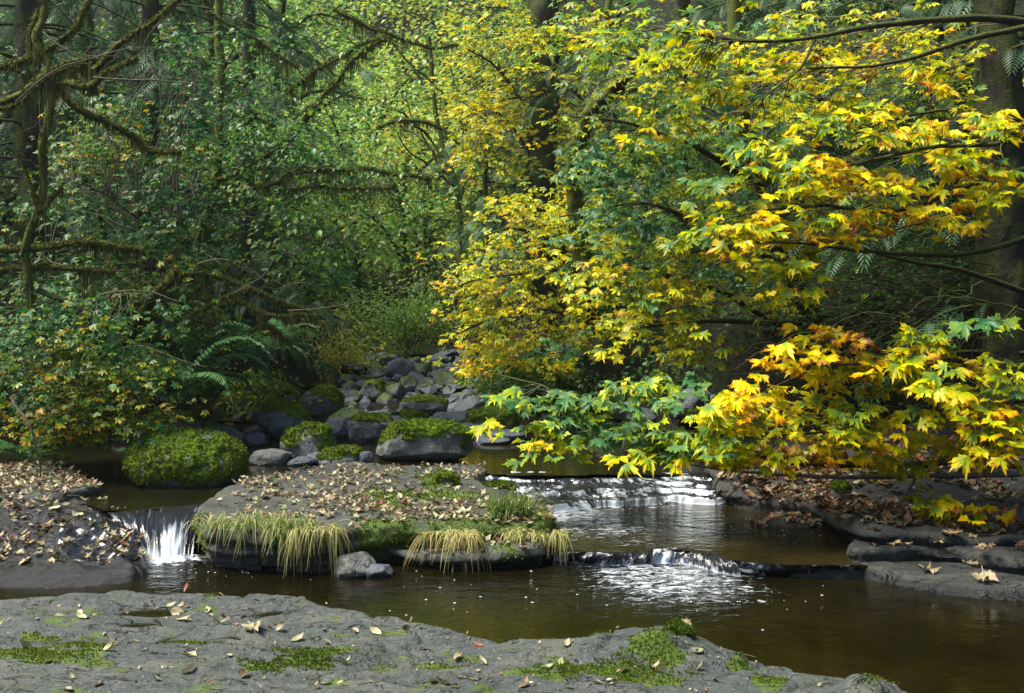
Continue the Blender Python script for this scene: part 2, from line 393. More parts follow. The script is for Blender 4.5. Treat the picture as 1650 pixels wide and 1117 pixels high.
# ------------------------------------------------------------------ leaf shapes (petiole at the origin, blade along +Y, facing +Z)
def maple_tmpl(level, curl=.25, seed=0, petiole=True):
    r = np.random.default_rng(seed + 100)
    lobes = [(-104, .60), (-50, .90), (0, 1.0), (50, .90), (104, .60)]
    pts = [(180, .10)] if False else []
    pol = []
    for i, (a, L) in enumerate(lobes):
        a += r.normal(0, 3); L *= r.uniform(.9, 1.08)
        if level == 0:
            pol += [(a - 17, L * .62), (a - 15, L * .74), (a - 7, L * .70), (a, L), (a + 7, L * .70), (a + 15, L * .74), (a + 17, L * .62)]
        elif level == 1:
            pol += [(a - 15, L * .68), (a, L), (a + 15, L * .68)]
        else:
            pol += [(a, L)]
        if i < 4: pol.append(((a + lobes[i + 1][0]) / 2, r.uniform(.28, .38) if level < 2 else .4))
    pol = [(-165, .18)] + pol + [(165, .18)]
    ang = np.radians([p[0] for p in pol]); rad = np.array([p[1] for p in pol])
    x = np.sin(ang) * rad; y = np.cos(ang) * rad
    V = np.vstack([[0, 0, 0], np.stack([x, y, 0 * x], 1)])
    V[:, 0] *= .58 / .6; V *= .55
    rr = np.hypot(V[:, 0], V[:, 1])
    V[:, 2] = -curl * rr ** 2 * 1.6 + r.normal(0, .03, len(V)) * (rr > .15) + .05 * np.cos(np.arctan2(V[:, 0], V[:, 1]) * 5) * rr * 2
    F = np.array([[0, i, i + 1] for i in range(1, len(V) - 1)])[:, ::-1]
    luv = V.copy() * 1.8; luv[:, 2] = 0
    if petiole:
        n = len(V); wd = .012
        P = np.array([[-wd, 0, 0], [wd, 0, 0], [wd * .7, -.3, -.05], [-wd * .7, -.3, -.05]])
        V = np.vstack([V, P]); F = np.vstack([F, [[n, n + 3, n + 2], [n, n + 2, n + 1]]]); luv = np.vstack([luv, P * 1.2])
    return V, F, luv
def oval_tmpl(wd=.36, curl=.3, lvl=0):
    ys = [0, .22, .5, .78, 1.0] if lvl == 0 else [0, .5, 1.0]
    ws = [0, .8, 1, .62, 0] if lvl == 0 else [0, 1, 0]
    V = []; F = []
    for y, q in zip(ys, ws):
        V += [(-wd * q, y, .12 * q * (1 if lvl == 0 else 1) - curl * y * y * .5), (0, y, -curl * y * y * .5), (wd * q, y, .12 * q - curl * y * y * .5)]
    for k in range(len(ys) - 1):
        a = 3 * k; b = a + 3
        for j in (0, 1):
            if k == 0: F.append([a + j, b + j + 1, b + j])
            elif k == len(ys) - 2: F.append([a + j, a + j + 1, b + j])
            else: F += [[a + j, a + j + 1, b + j + 1], [a + j, b + j + 1, b + j]]
    V = np.array(V); luv = V.copy(); luv[:, 2] = 0
    return V, np.array(F), luv
def fold(tm, k, tw=0.0):
    V, F, L = tm; V = V.copy(); V[:, 2] += k * np.abs(V[:, 0]) + tw * V[:, 0] * V[:, 1]; return V, F, L
MAPLE0 = [fold(maple_tmpl(0, c, s), k, tw) for s, (c, k, tw) in enumerate(((.15, .1, 0), (.3, -.25, .5), (.5, .2, -.4), (.05, -.15, .8), (.7, -.35, .3), (.3, .35, -.7), (.8, .1, .8)))]
MAPLE1 = [maple_tmpl(1, c, s, False) for s, c in enumerate((.2, .4, .1))]
MAPLE2 = [maple_tmpl(2, c, s, False) for s, c in enumerate((.2, .4))]
OVAL0 = [oval_tmpl(.34, .3), oval_tmpl(.28, .6)]
OVAL1 = [oval_tmpl(.34, .3, 1), oval_tmpl(.30, .5, 1)]
def dart_tmpl():
    V = np.array([[0, 0, 0], [.36, .5, .06], [0, 1, -.1], [-.36, .5, .06]]); return V, np.array([[0, 1, 2], [0, 2, 3]]), V * [1, 1, 0]
DART = [dart_tmpl()]

def frames(d, n):
    d = nrm(d); x = nrm(np.cross(d, n)); n = np.cross(x, d)
    return np.stack([x, d, n], -1)       # columns
def put(acc, tmpls, P, R, s, age, rnd):
    """instances of the templates baked into one mesh"""
    K = len(P); which = rng.integers(0, len(tmpls), K); s = np.zeros(K) + s; age = np.zeros(K) + age
    for t, (V, F, L) in enumerate(tmpls):
        m = np.nonzero(which == t)[0]
        if not len(m): continue
        X = np.einsum('kij,vj->kvi', R[m], V) * s[m][:, None, None] + P[m][:, None]
        nv = len(V)
        FF = (F[None] + (np.arange(len(m)) * nv)[:, None, None]).reshape(-1, 3)
        acc.add(X.reshape(-1, 3), FF, np.repeat(age[m], nv), np.repeat(rnd[m], nv), np.tile(L, (len(m), 1)))
def rosettes(centers, per, size, spread=1.0, pitch=(.05, .75), bias=(0, 0, 0), jz=.3, jit=.25):
    """leaves radiating round twig tips; returns P, R, s, cluster index"""
    c = np.repeat(centers, per, 0); K = len(c); idx = np.repeat(np.arange(len(centers)), per)
    k = np.tile(np.arange(per), len(centers))
    ph = k * 2.399 + np.repeat(rng.uniform(0, 6.28, len(centers)), per) + rng.normal(0, .3, K)
    h = np.stack([np.cos(ph), np.sin(ph), 0 * ph], 1)
    s = size * rng.uniform(.55, 1.2, K)
    h = nrm(h + np.array(bias) * .6)
    P = c + h * (s * rng.uniform(.15, 1.15, K) * spread)[:, None]
    P[:, 2] += rng.normal(0, jz, K) * s
    pt = rng.uniform(pitch[0], pitch[1], K)
    d = h * np.cos(pt)[:, None]; d[:, 2] = -np.sin(pt)
    up = np.zeros((K, 3)); up[:, 2] = 1; up += rng.normal(0, jit, (K, 3)) + np.array(bias) * .5
    return P, frames(d, up), s, idx
def leaf_objects(parent, meshes, P, R, s, age, limit, name='leaf'):
    """the leaves that show largest as objects of their own; returns a mask of the ones placed"""
    D = P[:, 1]; px = CX + P[:, 0] / D * F_PX; py = HOR - (P[:, 2] - CAMZ) / D * F_PX
    vis = (px > -10) & (px < 1660) & (py > -10) & (py < 1127) & (D > 1)
    score = np.where(vis, s / D, 0); order = np.argsort(-score)[:limit]
    order = order[score[order] > 0]
    nb = len(meshes)
    L = np.array(parent.location)
    for i in order:
        row = meshes[int(np.clip(age[i] * nb, 0, nb - 1))]
        o = bpy.data.objects.new(name, row[i % len(row)])
        M = np.eye(4); M[:3, :3] = R[i] * s[i]; M[:3, 3] = P[i] - L
        o.matrix_local = Matrix(M.tolist()); o.parent = parent; C.objects.link(o)
    mask = np.zeros(len(P), bool); mask[order] = True
    return mask
def leaf_meshes(name, tmpls, material, nb=14, var=5):
    out = []
    for b in range(nb):
        row = []
        for v in range(var):
            V, F, L = tmpls[(b * 2 + v) % len(tmpls)]
            m = mesh_np(name, V, F, {'age': np.full(len(V), (b + .5) / nb), 'rnd': np.full(len(V), random.random()), 'luv': L})
            m.materials.append(material); row.append(m)
        out.append(row)
    return out
LM_MAPLE = leaf_meshes('maple_leaf', MAPLE0, M_MAPLE)
LM_VINE = leaf_meshes('vine_maple_leaf', [maple_tmpl(1, .25, 11), maple_tmpl(1, .4, 12), maple_tmpl(1, .1, 13)], M_VINE, 10, 2)
LM_ALDER = leaf_meshes('alder_leaf', OVAL0, M_ALDER, 6, 2)
# ================================================================== GROUND
LX = np.array([[-20, -9], [0, -8], [8, -7.5], [9.5, -6.2], [10.5, -5.2], [11.6, -4.3], [13, -3.7], [16, -3.5], [22, -3.1], [30, -3.8], [40, -6], [60, -12]], float)
RX = np.array([[-20, 9], [0, 8.5], [9, 8.0], [11.5, 6.6], [12.4, 3.2], [13.2, 1.5], [15, .55], [18, .3], [22, .25], [30, -.9], [40, -3.2], [60, -9]], float)
def ground_z(x, y):
    xl = np.interp(y, LX[:, 0], LX[:, 1]); xr = np.interp(y, RX[:, 0], RX[:, 1])
    bed = np.interp(y, [-20, 7.9, 9.0, 10.2, 11.8, 13, 17, 22, 28, 45, 80], [-.35, -.35, -.25, -.1, .12, .30, .36, .48, .75, 3.0, 36])
    s = np.maximum(np.maximum(xl - x, x - xr), 0)
    up = .55 * sstep(0, .7, s) + .72 * np.maximum(s - .4, 0)
    up = up / (1 + up / 60)
    z = bed + up
    q = xy3(x, y)
    z = z + fbm(q * .22, 3, 4) * .9 * sstep(.8, 6, s) + fbm(q * 1.4, 5, 4) * .10 * sstep(0, 1, s) + fbm(q * 2.5, 6, 4) * .05 * sstep(10, 13, y)
    far = np.hypot(x, y - 10)
    z = z - np.maximum(far - 90, 0) * .35
    # gentle leafy rock floor on the right, between the pool and the bank
    return z
def build_ground():
    nx, ny = 240, 260
    u = np.linspace(-1, 1, nx); X = 9 * u + 240 * np.sign(u) * np.abs(u) ** 5
    v = np.linspace(-1, 1, ny); Y = 14 + 15 * v + 240 * np.sign(v) * np.abs(v) ** 5
    x, y = np.meshgrid(X, Y); z = ground_z(x, y)
    V = np.stack([x, y, z], -1).reshape(-1, 3)
    i = (np.arange(ny - 1)[:, None] * nx + np.arange(nx - 1)).ravel()
    F = np.stack([i, i + 1, i + nx + 1, i + nx], 1)
    m = mesh_np('forest_ground', V, F, smooth=True)
    tag(link('forest_ground', m, M_SOIL), 'dark soil banks rising from the stream bed', kind='structure')
build_ground()

# ================================================================== ROCK SLABS
def chaikin(P, k=2):
    P = np.asarray(P, float)
    for _ in range(k):
        Q = np.roll(P, -1, 0); P = np.stack([P * .75 + Q * .25, P * .25 + Q * .75], 1).reshape(-1, P.shape[1])
    return P
def inside(P, x, y):
    c = np.zeros(x.shape, bool); Q = np.roll(P, -1, 0)
    if x.size < 400:
        x0, y0, x1, y1 = P[:, 0], P[:, 1], Q[:, 0], Q[:, 1]; X, Y = x.ravel()[:, None], y.ravel()[:, None]
        with np.errstate(divide='ignore', invalid='ignore'):
            k = ((y0 > Y) != (y1 > Y)) & (X < (x1 - x0) * (Y - y0) / (y1 - y0) + x0)
        return (k.sum(1) % 2 == 1).reshape(x.shape)
    for (x0, y0), (x1, y1) in zip(P[:, :2], Q[:, :2]):
        if y0 == y1: continue
        k = ((y0 > y) != (y1 > y)) & (x < (x1 - x0) * (y - y0) / (y1 - y0) + x0); c ^= k
    return c
def edge_dist(P, x, y):
    A = P[:, :2]; shp = x.shape; q = np.stack([x.ravel(), y.ravel()], 1); d = np.full(len(q), 1e9); near = np.zeros((len(q), 2))
    for s in range(0, len(q), 20000):
        dd = ((q[s:s + 20000, None] - A[None]) ** 2).sum(-1); j = dd.argmin(1)
        d[s:s + 20000] = np.sqrt(dd[np.arange(len(j)), j]); near[s:s + 20000] = A[j]
    return d.reshape(shp), near.reshape(*shp, 2)
def slab(name, poly, top, depth, res, material, parent=None, rnd=.05, strata=.03, seed=0, wob=.04, mossf=None, wetf=None, smooth=True, under=0.0):
    P = chaikin(np.asarray(poly)[:, :2], 2); per = np.linalg.norm(np.diff(np.vstack([P, P[:1]]), axis=0), axis=1).sum()
    n = int(np.clip(per / (res * .8), 120, 1400)); P = resample(P, n, True)
    t = nrm(np.roll(P, -1, 0) - np.roll(P, 1, 0)); nn = np.stack([t[:, 1], -t[:, 0]], 1)
    P = P + nn * (fbm(xy3(P[:, 0] * 2.5, P[:, 1] * 2.5, seed), seed, 4) * wob)[:, None]
    x0, y0 = P.min(0) - depth - .05; x1, y1 = P.max(0) + depth + .05
    X = np.arange(x0, x1, res); Y = np.arange(y0, y1, res)
    x, y = np.meshgrid(X, Y); ins = inside(P, x, y); d, near = edge_dist(P, x, y)
    keep = ins | (d < depth)
    bx = np.where(ins, x, near[..., 0]); by = np.where(ins, y, near[..., 1])
    zt = top(bx, by)
    drop = np.where(ins, np.where(d < rnd, rnd - np.sqrt(np.maximum(rnd ** 2 - (rnd - np.minimum(d, rnd)) ** 2, 0)), 0), rnd + d)
    z = zt - drop
    dirx = np.where(ins, 0, (x - near[..., 0]) / np.maximum(d, 1e-6)); diry = np.where(ins, 0, (y - near[..., 1]) / np.maximum(d, 1e-6))
    q = np.stack([bx * 1.6, by * 1.6, z * 22], -1)
    off = strata * (fbm(q, seed + 9, 4)) + .35 * strata * fbm(np.stack([bx * 9, by * 9, z * 14], -1), seed + 3, 3) - under * sstep(0, depth * .6, np.where(ins, 0, d))
    off = off * sstep(0, .04, np.where(ins, 0, d))
    xx = bx + dirx * off; yy = by + diry * off
    V = np.stack([xx, yy, z], -1).reshape(-1, 3)
    ny, nx = x.shape; i = (np.arange(ny - 1)[:, None] * nx + np.arange(nx - 1)).ravel()
    F = np.stack([i, i + 1, i + nx + 1, i + nx], 1); kf = keep.ravel(); F = F[kf[F].all(1)]
    used = np.zeros(len(V), bool); used[F.ravel()] = True; rm = np.cumsum(used) - 1
    at = {'moss': (mossf(xx, yy, z, ins) if mossf else 0 * z).ravel()[used], 'wet': (wetf(xx, yy, z) if wetf else 0 * z).ravel()[used]}
    m = mesh_np(name, V[used], rm[F], at, smooth)
    o = link(name, m, material, parent)
    return o, P
def terraces(x, y, seed, step=.03, sc=1.1, amp=.07, sharp=6, tilt=(.0, .0)):
    h = fbm(xy3(x * sc, y * sc * 1.6), seed, 4) * amp + x * tilt[0] + y * tilt[1]
    k = np.floor(h / step); f = h / step - k
    return (k + 1 / (1 + np.exp(-(f - .75) * sharp * 4))) * step - (x * tilt[0] + y * tilt[1]) * .9
def cracks(x, y, seed, sc=1.0, wd=.05, dep=.012):
    a = np.abs(fbm(xy3(x * sc, y * sc * 2.0), seed, 3)); return -dep * np.exp(-(a / wd) ** 2)
PIX = lambda pts, z: np.array([Wz(a, b, z) for a, b in pts])

# --- foreground shelf
FS_POLY = PIX([(-160, 947), (25, 944), (180, 941), (330, 943), (480, 941), (520, 960), (580, 972), (650, 990), (720, 1003), (800, 1016), (870, 1022), (950, 1021), (1000, 1010), (1060, 1006), (1110, 1012), (1150, 1032), (1260, 1052), (1360, 1060), (1425, 1062), (1462, 1074), (1475, 1120), (1440, 1250), (900, 1330), (200, 1330), (-300, 1300)], .15)
def fs_top(x, y):
    z = .14 + terraces(x, y, 21, .024, .5, .07, 12, (.02, -.03)) + terraces(x * 1.2 + 3, y, 25, .009, 2.4, .022, 8) * .8 + fbm(xy3(x * .8, y * .8), 22, 3) * .02 + fbm(xy3(x * 8, y * 14), 23, 5) * .005 + cracks(x * .35 + 5, y * 1.3, 39, 1.6, .022, .02)
    z = z + cracks(x, y, 31, .9, .03, .026) + cracks(x * .6 + y, y, 37, 1.4, .025, .018)
    for (cx_, cy_, rx, ry, dp) in PUDDLES:
        r = ((x - cx_) / rx) ** 2 + ((y - cy_) / ry) ** 2 + .5 * fbm(xy3(x * 5, y * 8), 77, 4); z = z - dp * np.exp(-np.maximum(r, 0) ** 2)
    # knob at the right end of the shelf edge
    c = Wz(1085, 1035, .16); r2 = ((x - c[0]) / .20) ** 2 + ((y - c[1]) / .16) ** 2; z = z + .055 * np.exp(-r2 ** 2)
    c = Wz(1400, 1082, .16); r2 = ((x - c[0]) / .12) ** 2 + ((y - c[1]) / .10) ** 2; z = z + .06 * np.exp(-r2 ** 2)
    c = Wz(960, 1040, .16); r2 = ((x - c[0]) / .35) ** 2 + ((y - c[1]) / .13) ** 2; z = z + .03 * np.exp(-r2 ** 2)
    return z
pa = Wz(222, 972, .14); pb = Wz(215, 1005, .14); pc = Wz(440, 972, .14)
PUDDLES = [(pa[0], pa[1], .26, .10, .035), (pb[0], pb[1], .22, .07, .03), (pc[0], pc[1], .22, .05, .02)]
MOSS_SPOTS = [(60, 1062, 110, 26), (140, 1050, 60, 12), (500, 1055, 85, 30), (430, 1075, 60, 22), (620, 1062, 40, 12), (300, 1037, 110, 8), (900, 1068, 70, 22), (1010, 1072, 120, 24), (1060, 1050, 60, 20), (700, 1060, 60, 10), (1400, 1078, 44, 26), (960, 1030, 30, 8), (340, 948, 25, 6), (80, 1025, 60, 8), (1190, 1050, 30, 10), (1240, 1078, 40, 10)]
def spot_mask(x, y, z, spots, seed=5):
    px = CX + x / y * F_PX; py = HOR - (z - CAMZ) / y * F_PX; m = np.zeros_like(x)
    for (a, b, rx, ry) in spots:
        c = Wz(a, b, .15); wx = rx / F_PX * c[1]; wy = Wz(a, b - ry, .15)[1] - c[1]
        r = ((x - c[0]) / wx) ** 2 + ((y - c[1]) / wy) ** 2
        m = np.maximum(m, 1 - r)
    return np.clip(m + .75 * fbm(xy3(x * 5, y * 9), seed, 4), 0, 1)
shelf, FS_EDGE = slab('rock_shelf', FS_POLY, fs_top, .32, .0125, M_SHELF, rnd=.04, strata=.03, seed=4, wob=.018,
    mossf=lambda x, y, z, i: spot_mask(x, y, z, MOSS_SPOTS) * .85, wetf=lambda x, y, z: np.clip((.055 - z) / .05, 0, 1) * .9 + sum(.55 * np.exp(-(((x - a) / (r1 * 1.3)) ** 2 + ((y - b) / (r2 * 1.5)) ** 2)) for a, b, r1, r2, _ in PUDDLES))
tag(shelf, 'broad flat grey bedrock shelf with moss patches along the near edge of the stream', 'rock shelf')

# --- middle ledge between the two waterfalls: upper tier and lower front tier
ML_POLY = PIX([(316, 850), (335, 862), (450, 864), (550, 860), (600, 852), (690, 846), (770, 842), (860, 842), (896, 834), (880, 815), (830, 800), (775, 790), (768, 770), (790, 757), (700, 752), (600, 751), (490, 757), (405, 772), (350, 795), (322, 822)], .27)
def ml_top(x, y):
    return .295 + terraces(x, y, 41, .022, 1.1, .05, 5) * .8 + fbm(xy3(x * 7, y * 9), 43, 3) * .006 + .015 * sstep(7.6, 8.6, y)
ML2_POLY = PIX([(548, 872), (640, 888), (740, 897), (830, 896), (898, 886), (920, 870), (895, 850), (800, 842), (600, 852), (552, 860)], .11)
def ml2_top(x, y): return .125 + terraces(x, y, 51, .02, 1.5, .05, 5) + .05 * sstep(7.55, 7.9, y) + fbm(xy3(x * 8, y * 10), 53, 3) * .006
ledge = empty('rock_ledge', Wz(600, 900, 0), 'long leaf strewn rock ledge with mossy edges in midstream', 'rock ledge')
def sub(o, parent):
    o.parent = parent; o.matrix_parent_inverse = Matrix.Translation(-Vector(parent.location)); return o
def ledge_moss(x, y, z, i):
    n = fbm(xy3(x * 3.2, y * 3.2, z * 4), 63, 4); px = CX + x / y * F_PX
    return np.clip((.55 * sstep(-.15, .35, n) + .6 * sstep(8.2, 7.4, y)) * sstep(540, 600, px) + .5 * sstep(360, 320, px) * (y < 7.9) + .15 * (n > .35), 0, .95) * sstep(.03, .10, z)
o, ML_EDGE = slab('upper_tier', ML_POLY, ml_top, .38, .0165, M_LEDGE, rnd=.035, strata=.045, seed=8, wob=.04, mossf=ledge_moss, wetf=lambda x, y, z: np.clip((.07 - z) / .06, 0, 1), under=.06); sub(o, ledge)
o, ML2_EDGE = slab('lower_tier', ML2_POLY, ml2_top, .25, .0165, M_LEDGE, rnd=.03, strata=.04, seed=9, wob=.04, mossf=lambda x, y, z, i: np.clip(.25 + fbm(xy3(x * 3, y * 3, z * 4), 65, 4) * .7, 0, .9) * sstep(.05, .12, z), wetf=lambda x, y, z: np.clip((.07 - z) / .06, 0, 1), under=.08); sub(o, ledge)

# --- left shelf under leaf litter, wet slab left of the fall
LS_POLY = PIX([(-200, 752), (20, 752), (95, 761), (160, 776), (168, 786), (120, 796), (60, 800), (-60, 812), (-200, 820)], .32)
ls_top = lambda x, y: .345 + terraces(x, y, 71, .02, 1.2, .04, 5)
o, LS_EDGE = slab('leafy_ledge', LS_POLY, ls_top, .3, .02, M_LEDGE, rnd=.03, seed=12, mossf=lambda x, y, z, i: .4 + 0 * x, wetf=lambda x, y, z: .1 + 0 * x)
tag(o, 'low ledge covered in fallen leaves at the far left edge of the pool', 'rock ledge')
WS_POLY = PIX([(-200, 838), (-20, 826), (70, 818), (150, 824), (205, 838), (238, 862), (243, 885), (225, 900), (140, 908), (40, 908), (-80, 908), (-200, 908)], .16)
def ws_top(x, y):
    return np.interp(y, [7.2, 7.55, 7.9, 8.3, 8.8], [.07, .10, .19, .275, .27]) + terraces(x, y, 81, .018, 1.6, .05, 5) * .6 + fbm(xy3(x * 10, y * 10), 83, 4) * .03
o, WS_EDGE = slab('wet_slab', WS_POLY, ws_top, .3, .016, M_BANK, rnd=.16, strata=.05, seed=13, wetf=lambda x, y, z: .75 + .65 * np.clip(fbm(xy3(x * 2, y * 2), 84, 3) + .4, 0, 1), mossf=lambda x, y, z, i: .25 * sstep(-3.2, -3.6, x))
tag(o, 'dark wet sloping rock slab beside the left waterfall', 'rock slab')
FILM = PIX([(90, 852), (130, 838), (200, 842), (230, 862), (233, 878), (215, 886), (140, 888), (95, 880)], .16)
o, _ = slab('water_film', FILM, lambda x, y: ws_top(x, y) + .003 + .010 * fbm(xy3(x * 26, y * 26), 14, 3) - .0 * np.exp(-((y - 7.56) / .12) ** 2), .02, .014, M_CASC, rnd=.02, strata=.05, seed=13)
vv = np.zeros(len(o.data.vertices) * 3, np.float32); o.data.vertices.foreach_get('co', vv); vv = vv.reshape(-1, 3)
at = o.data.attributes.new('luv', 'FLOAT_VECTOR', 'POINT'); at.data.foreach_set('vector', np.ascontiguousarray(vv * np.array([1.2, 1.5, 1.5])).ravel().astype(np.float32))
at = o.data.attributes.new('age', 'FLOAT', 'POINT'); at.data.foreach_set('value', (-.10 + .16 * fbm(vv * 3.0, 19, 3)).astype(np.float32))
tag(o, 'thin bluish film of water running down the dark wet slab at the left', 'waterfall')

# --- right side slabs
R0 = PIX([(1135, 778), (1160, 768), (1250, 768), (1345, 780), (1372, 808), (1350, 828), (1250, 828), (1180, 822), (1130, 818), (1110, 802)], .20)
def r0_top(x, y): return np.interp(y, [8.7, 9.1, 9.5, 9.9], [.13, .20, .27, .29]) - .15 * sstep(2.5, 1.6, x) + terraces(x, y, 91, .02, 2, .06, 5) + fbm(xy3(x * 9, y * 9), 92, 4) * .018
o, R0_EDGE = slab('wet_slab', R0, r0_top, .3, .017, M_BANK, rnd=.04, strata=.04, seed=14, wetf=lambda x, y, z: .7 + 0 * x)
tag(o, 'dark wet rubble slab with brown leaves right of the stepped cascade', 'rock slab')
R1 = PIX([(1290, 770), (1180, 757), (1120, 735), (1170, 706), (1400, 692), (1900, 690), (1900, 838), (1600, 832), (1450, 828), (1375, 815), (1345, 795)], .42)
def r1_top(x, y): return .235 + .10 * sstep(9.0, 10.2, y) + .05 * sstep(10, 12.5, y) + terraces(x, y, 101, .035, .9, .09, 5, (.0, .05)) + fbm(xy3(x * 6, y * 6), 102, 3) * .01
o, R1_EDGE = slab('leafy_bank', R1, r1_top, .5, .028, M_BANK, rnd=.04, strata=.06, seed=15, wetf=lambda x, y, z: .25 + .5 * np.clip((.2 - z) / .1, 0, 1), under=.1)
tag(o, 'wide dark rock bank strewn with fallen leaves on the right', 'rock bank')
R2 = PIX([(1362, 872), (1372, 890), (1420, 888), (1500, 886), (1600, 902), (1900, 930), (1900, 832), (1600, 832), (1440, 832), (1390, 846)], .17)
o, R2_EDGE = slab('flat_ledge', R2, lambda x, y: .18 + terraces(x, y, 111, .016, 1.3, .05, 10) + fbm(xy3(x * 7, y * 10), 112, 4) * .006, .3, .018, M_BANK2, rnd=.03, strata=.03, seed=16, under=.07, wetf=lambda x, y, z: .15 + np.clip((.1 - z) / .1, 0, 1))
tag(o, 'upper flat grey ledge at the right edge of the pool', 'rock ledge')
R3 = PIX([(1368, 914), (1420, 926), (1480, 938), (1570, 948), (1900, 972), (1900, 900), (1600, 898), (1480, 900), (1400, 904)], .06)
o, R3_EDGE = slab('flat_ledge', R3, lambda x, y: .075 + .03 * sstep(2.6, 3.6, x) + terraces(x, y, 121, .012, 1.3, .03, 9) + fbm(xy3(x * 7, y * 10), 122, 4) * .005, .2, .018, M_BANK2, rnd=.05, strata=.02, seed=17, wetf=lambda x, y, z: np.clip((.08 - z) / .05, 0, 1) * .9)
tag(o, 'low rounded ledge holding tan maple leaves at the right edge', 'rock ledge')
# low lip under the small fall
R4 = PIX([(900, 890), (990, 889), (1060, 884), (1130, 888), (1180, 902), (1260, 912), (1400, 916), (1420, 905), (1380, 893), (1250, 880), (1100, 868), (960, 872)], .07)
o, _ = slab('sill', R4, lambda x, y: .06 + terraces(x, y, 131, .012, 2, .03, 5) , .2, .02, M_LEDGE, rnd=.03, strata=.02, seed=18, wetf=lambda x, y, z: 1 + 0 * x)
tag(o, 'submerged dark rock sill under the small lower waterfall', 'rock sill')

def top_of(x, y):
    """height of whatever rock lies under (x, y)"""
    z = ground_z(x, y)
    for E, f in ((FS_EDGE, fs_top), (ML_EDGE, ml_top), (ML2_EDGE, ml2_top), (LS_EDGE, ls_top), (WS_EDGE, ws_top), (R0_EDGE, r0_top), (R1_EDGE, r1_top)):
        z = np.where(inside(E, x, y), np.maximum(f(x, y), z), z)
    z = np.where(inside(R2_EDGE, x, y), np.maximum(z, .185), z); z = np.where(inside(R3_EDGE, x, y), np.maximum(z, .085 + .03 * sstep(2.6, 3.6, x)), z)
    return z

# ================================================================== WATER
def sheet(name, poly, z, material, label, res=.08, turb=None, zf=None):
    P = np.asarray(poly)[:, :2]
    X = np.arange(P[:, 0].min() - res, P[:, 0].max() + res, res); Y = np.arange(P[:, 1].min() - res, P[:, 1].max() + res, res)
    x, y = np.meshgrid(X, Y); ins = inside(P, x, y); ny, nx = x.shape
    zz = zf(x, y) if zf else z + 0 * x
    i = (np.arange(ny - 1)[:, None] * nx + np.arange(nx - 1)).ravel(); F = np.stack([i, i + 1, i + nx + 1, i + nx], 1); F = F[ins.ravel()[F].any(1)]
    V = np.stack([x, y, zz], -1).reshape(-1, 3)
    t = (turb(x, y) if turb else 0 * x).ravel()
    m = mesh_np(name, V, F, {'turb': t}, True)
    return tag(link(name, m, material), label, kind='structure')
def spots_turb(spots):
    def f(x, y):
        t = 0 * x
        for (a, b, z, rx, ry, k) in spots:
            c = Wz(a, b, z); wx = rx / F_PX * c[1]; wy = Wz(a, b - ry, z)[1] - c[1]
            t = t + k * np.exp(-(((x - c[0]) / wx) ** 2 + ((y - c[1]) / wy) ** 2))
        return np.clip(t, 0, 1.5)
    return f
Z_UP, Z_MID = .27, .09
sheet('lower_pool', [(-9, .5), (9, .5), (9, 8.9), (-9, 8.9)], 0.0, M_WATER, 'dark brown still water of the lower pool', .12,
      spots_turb([(290, 915, 0, 120, 22, 1.0), (1080, 935, 0, 180, 35, 1.0), (560, 930, 0, 400, 22, .25), (1000, 950, 0, 320, 40, .3)]))
mid = [Wz(905, 888, Z_MID), Wz(990, 889, Z_MID), Wz(1060, 884, Z_MID), Wz(1130, 888, Z_MID), Wz(1180, 902, Z_MID), Wz(1260, 909, Z_MID), Wz(1385, 909, Z_MID), Wz(1395, 870, Z_MID), Wz(1390, 840, Z_MID), Wz(1440, 800, Z_MID), Wz(820, 795, Z_MID), Wz(840, 860, Z_MID)]
sheet('middle_pool', mid, Z_MID, M_WATER_MID, 'olive brown water between the cascade and the small fall', .03, spots_turb([(900, 830, Z_MID, 130, 22, 1.2), (1020, 865, Z_MID, 130, 20, .8), (1200, 850, Z_MID, 220, 25, .25)]))
upp = [Wz(-300, 800, Z_UP), Wz(100, 800, Z_UP), Wz(180, 823, Z_UP), Wz(230, 822, Z_UP), Wz(290, 814, Z_UP), Wz(335, 812, Z_UP), Wz(420, 800, Z_UP), Wz(780, 762, Z_UP), Wz(840, 766, Z_UP), Wz(1000, 764, Z_UP), Wz(1140, 764, Z_UP), Wz(1400, 752, Z_UP), np.array([9, 10, 0]), np.array([9, 13.5, 0]), np.array([-9, 13.5, 0])]
sheet('upper_pool', upp, Z_UP, M_WATER_UP, 'still reflecting water of the upper pool', .05, spots_turb([(250, 812, Z_UP, 110, 16, .8)]))
sheet('stream_water', [(-5, 13.3), (3, 13.3), (2, 17.5), (-5, 17.5)], .335, M_WATER_UP, 'shallow water threading between the stones upstream', .15, lambda x, y: .3 + 0 * x)
sheet('stream_water', [(-5, 17.3), (2, 17.3), (1, 24), (-5, 24)], .42, M_WATER_UP, 'narrow glint of water among the far stones', .2, lambda x, y: .5 + 0 * x)
# puddles on the shelf
for k, (a, b, r1, r2, dp) in enumerate(PUDDLES):
    z0 = float(fs_top(np.array([a]), np.array([b]))[0]); zl = z0 + dp * .5
    th = np.linspace(0, 2 * math.pi, 48, endpoint=False); P = np.stack([a + r1 * 1.2 * np.cos(th), b + r2 * 1.2 * np.sin(th)], 1)
    sheet('puddle', P, zl, M_WATER_UP, ['rain puddle with leaves on the near shelf, the upper of the left pair', 'narrow dark puddle on the near shelf, the lower of the left pair', 'small puddle near the middle of the shelf edge'][k], .02)

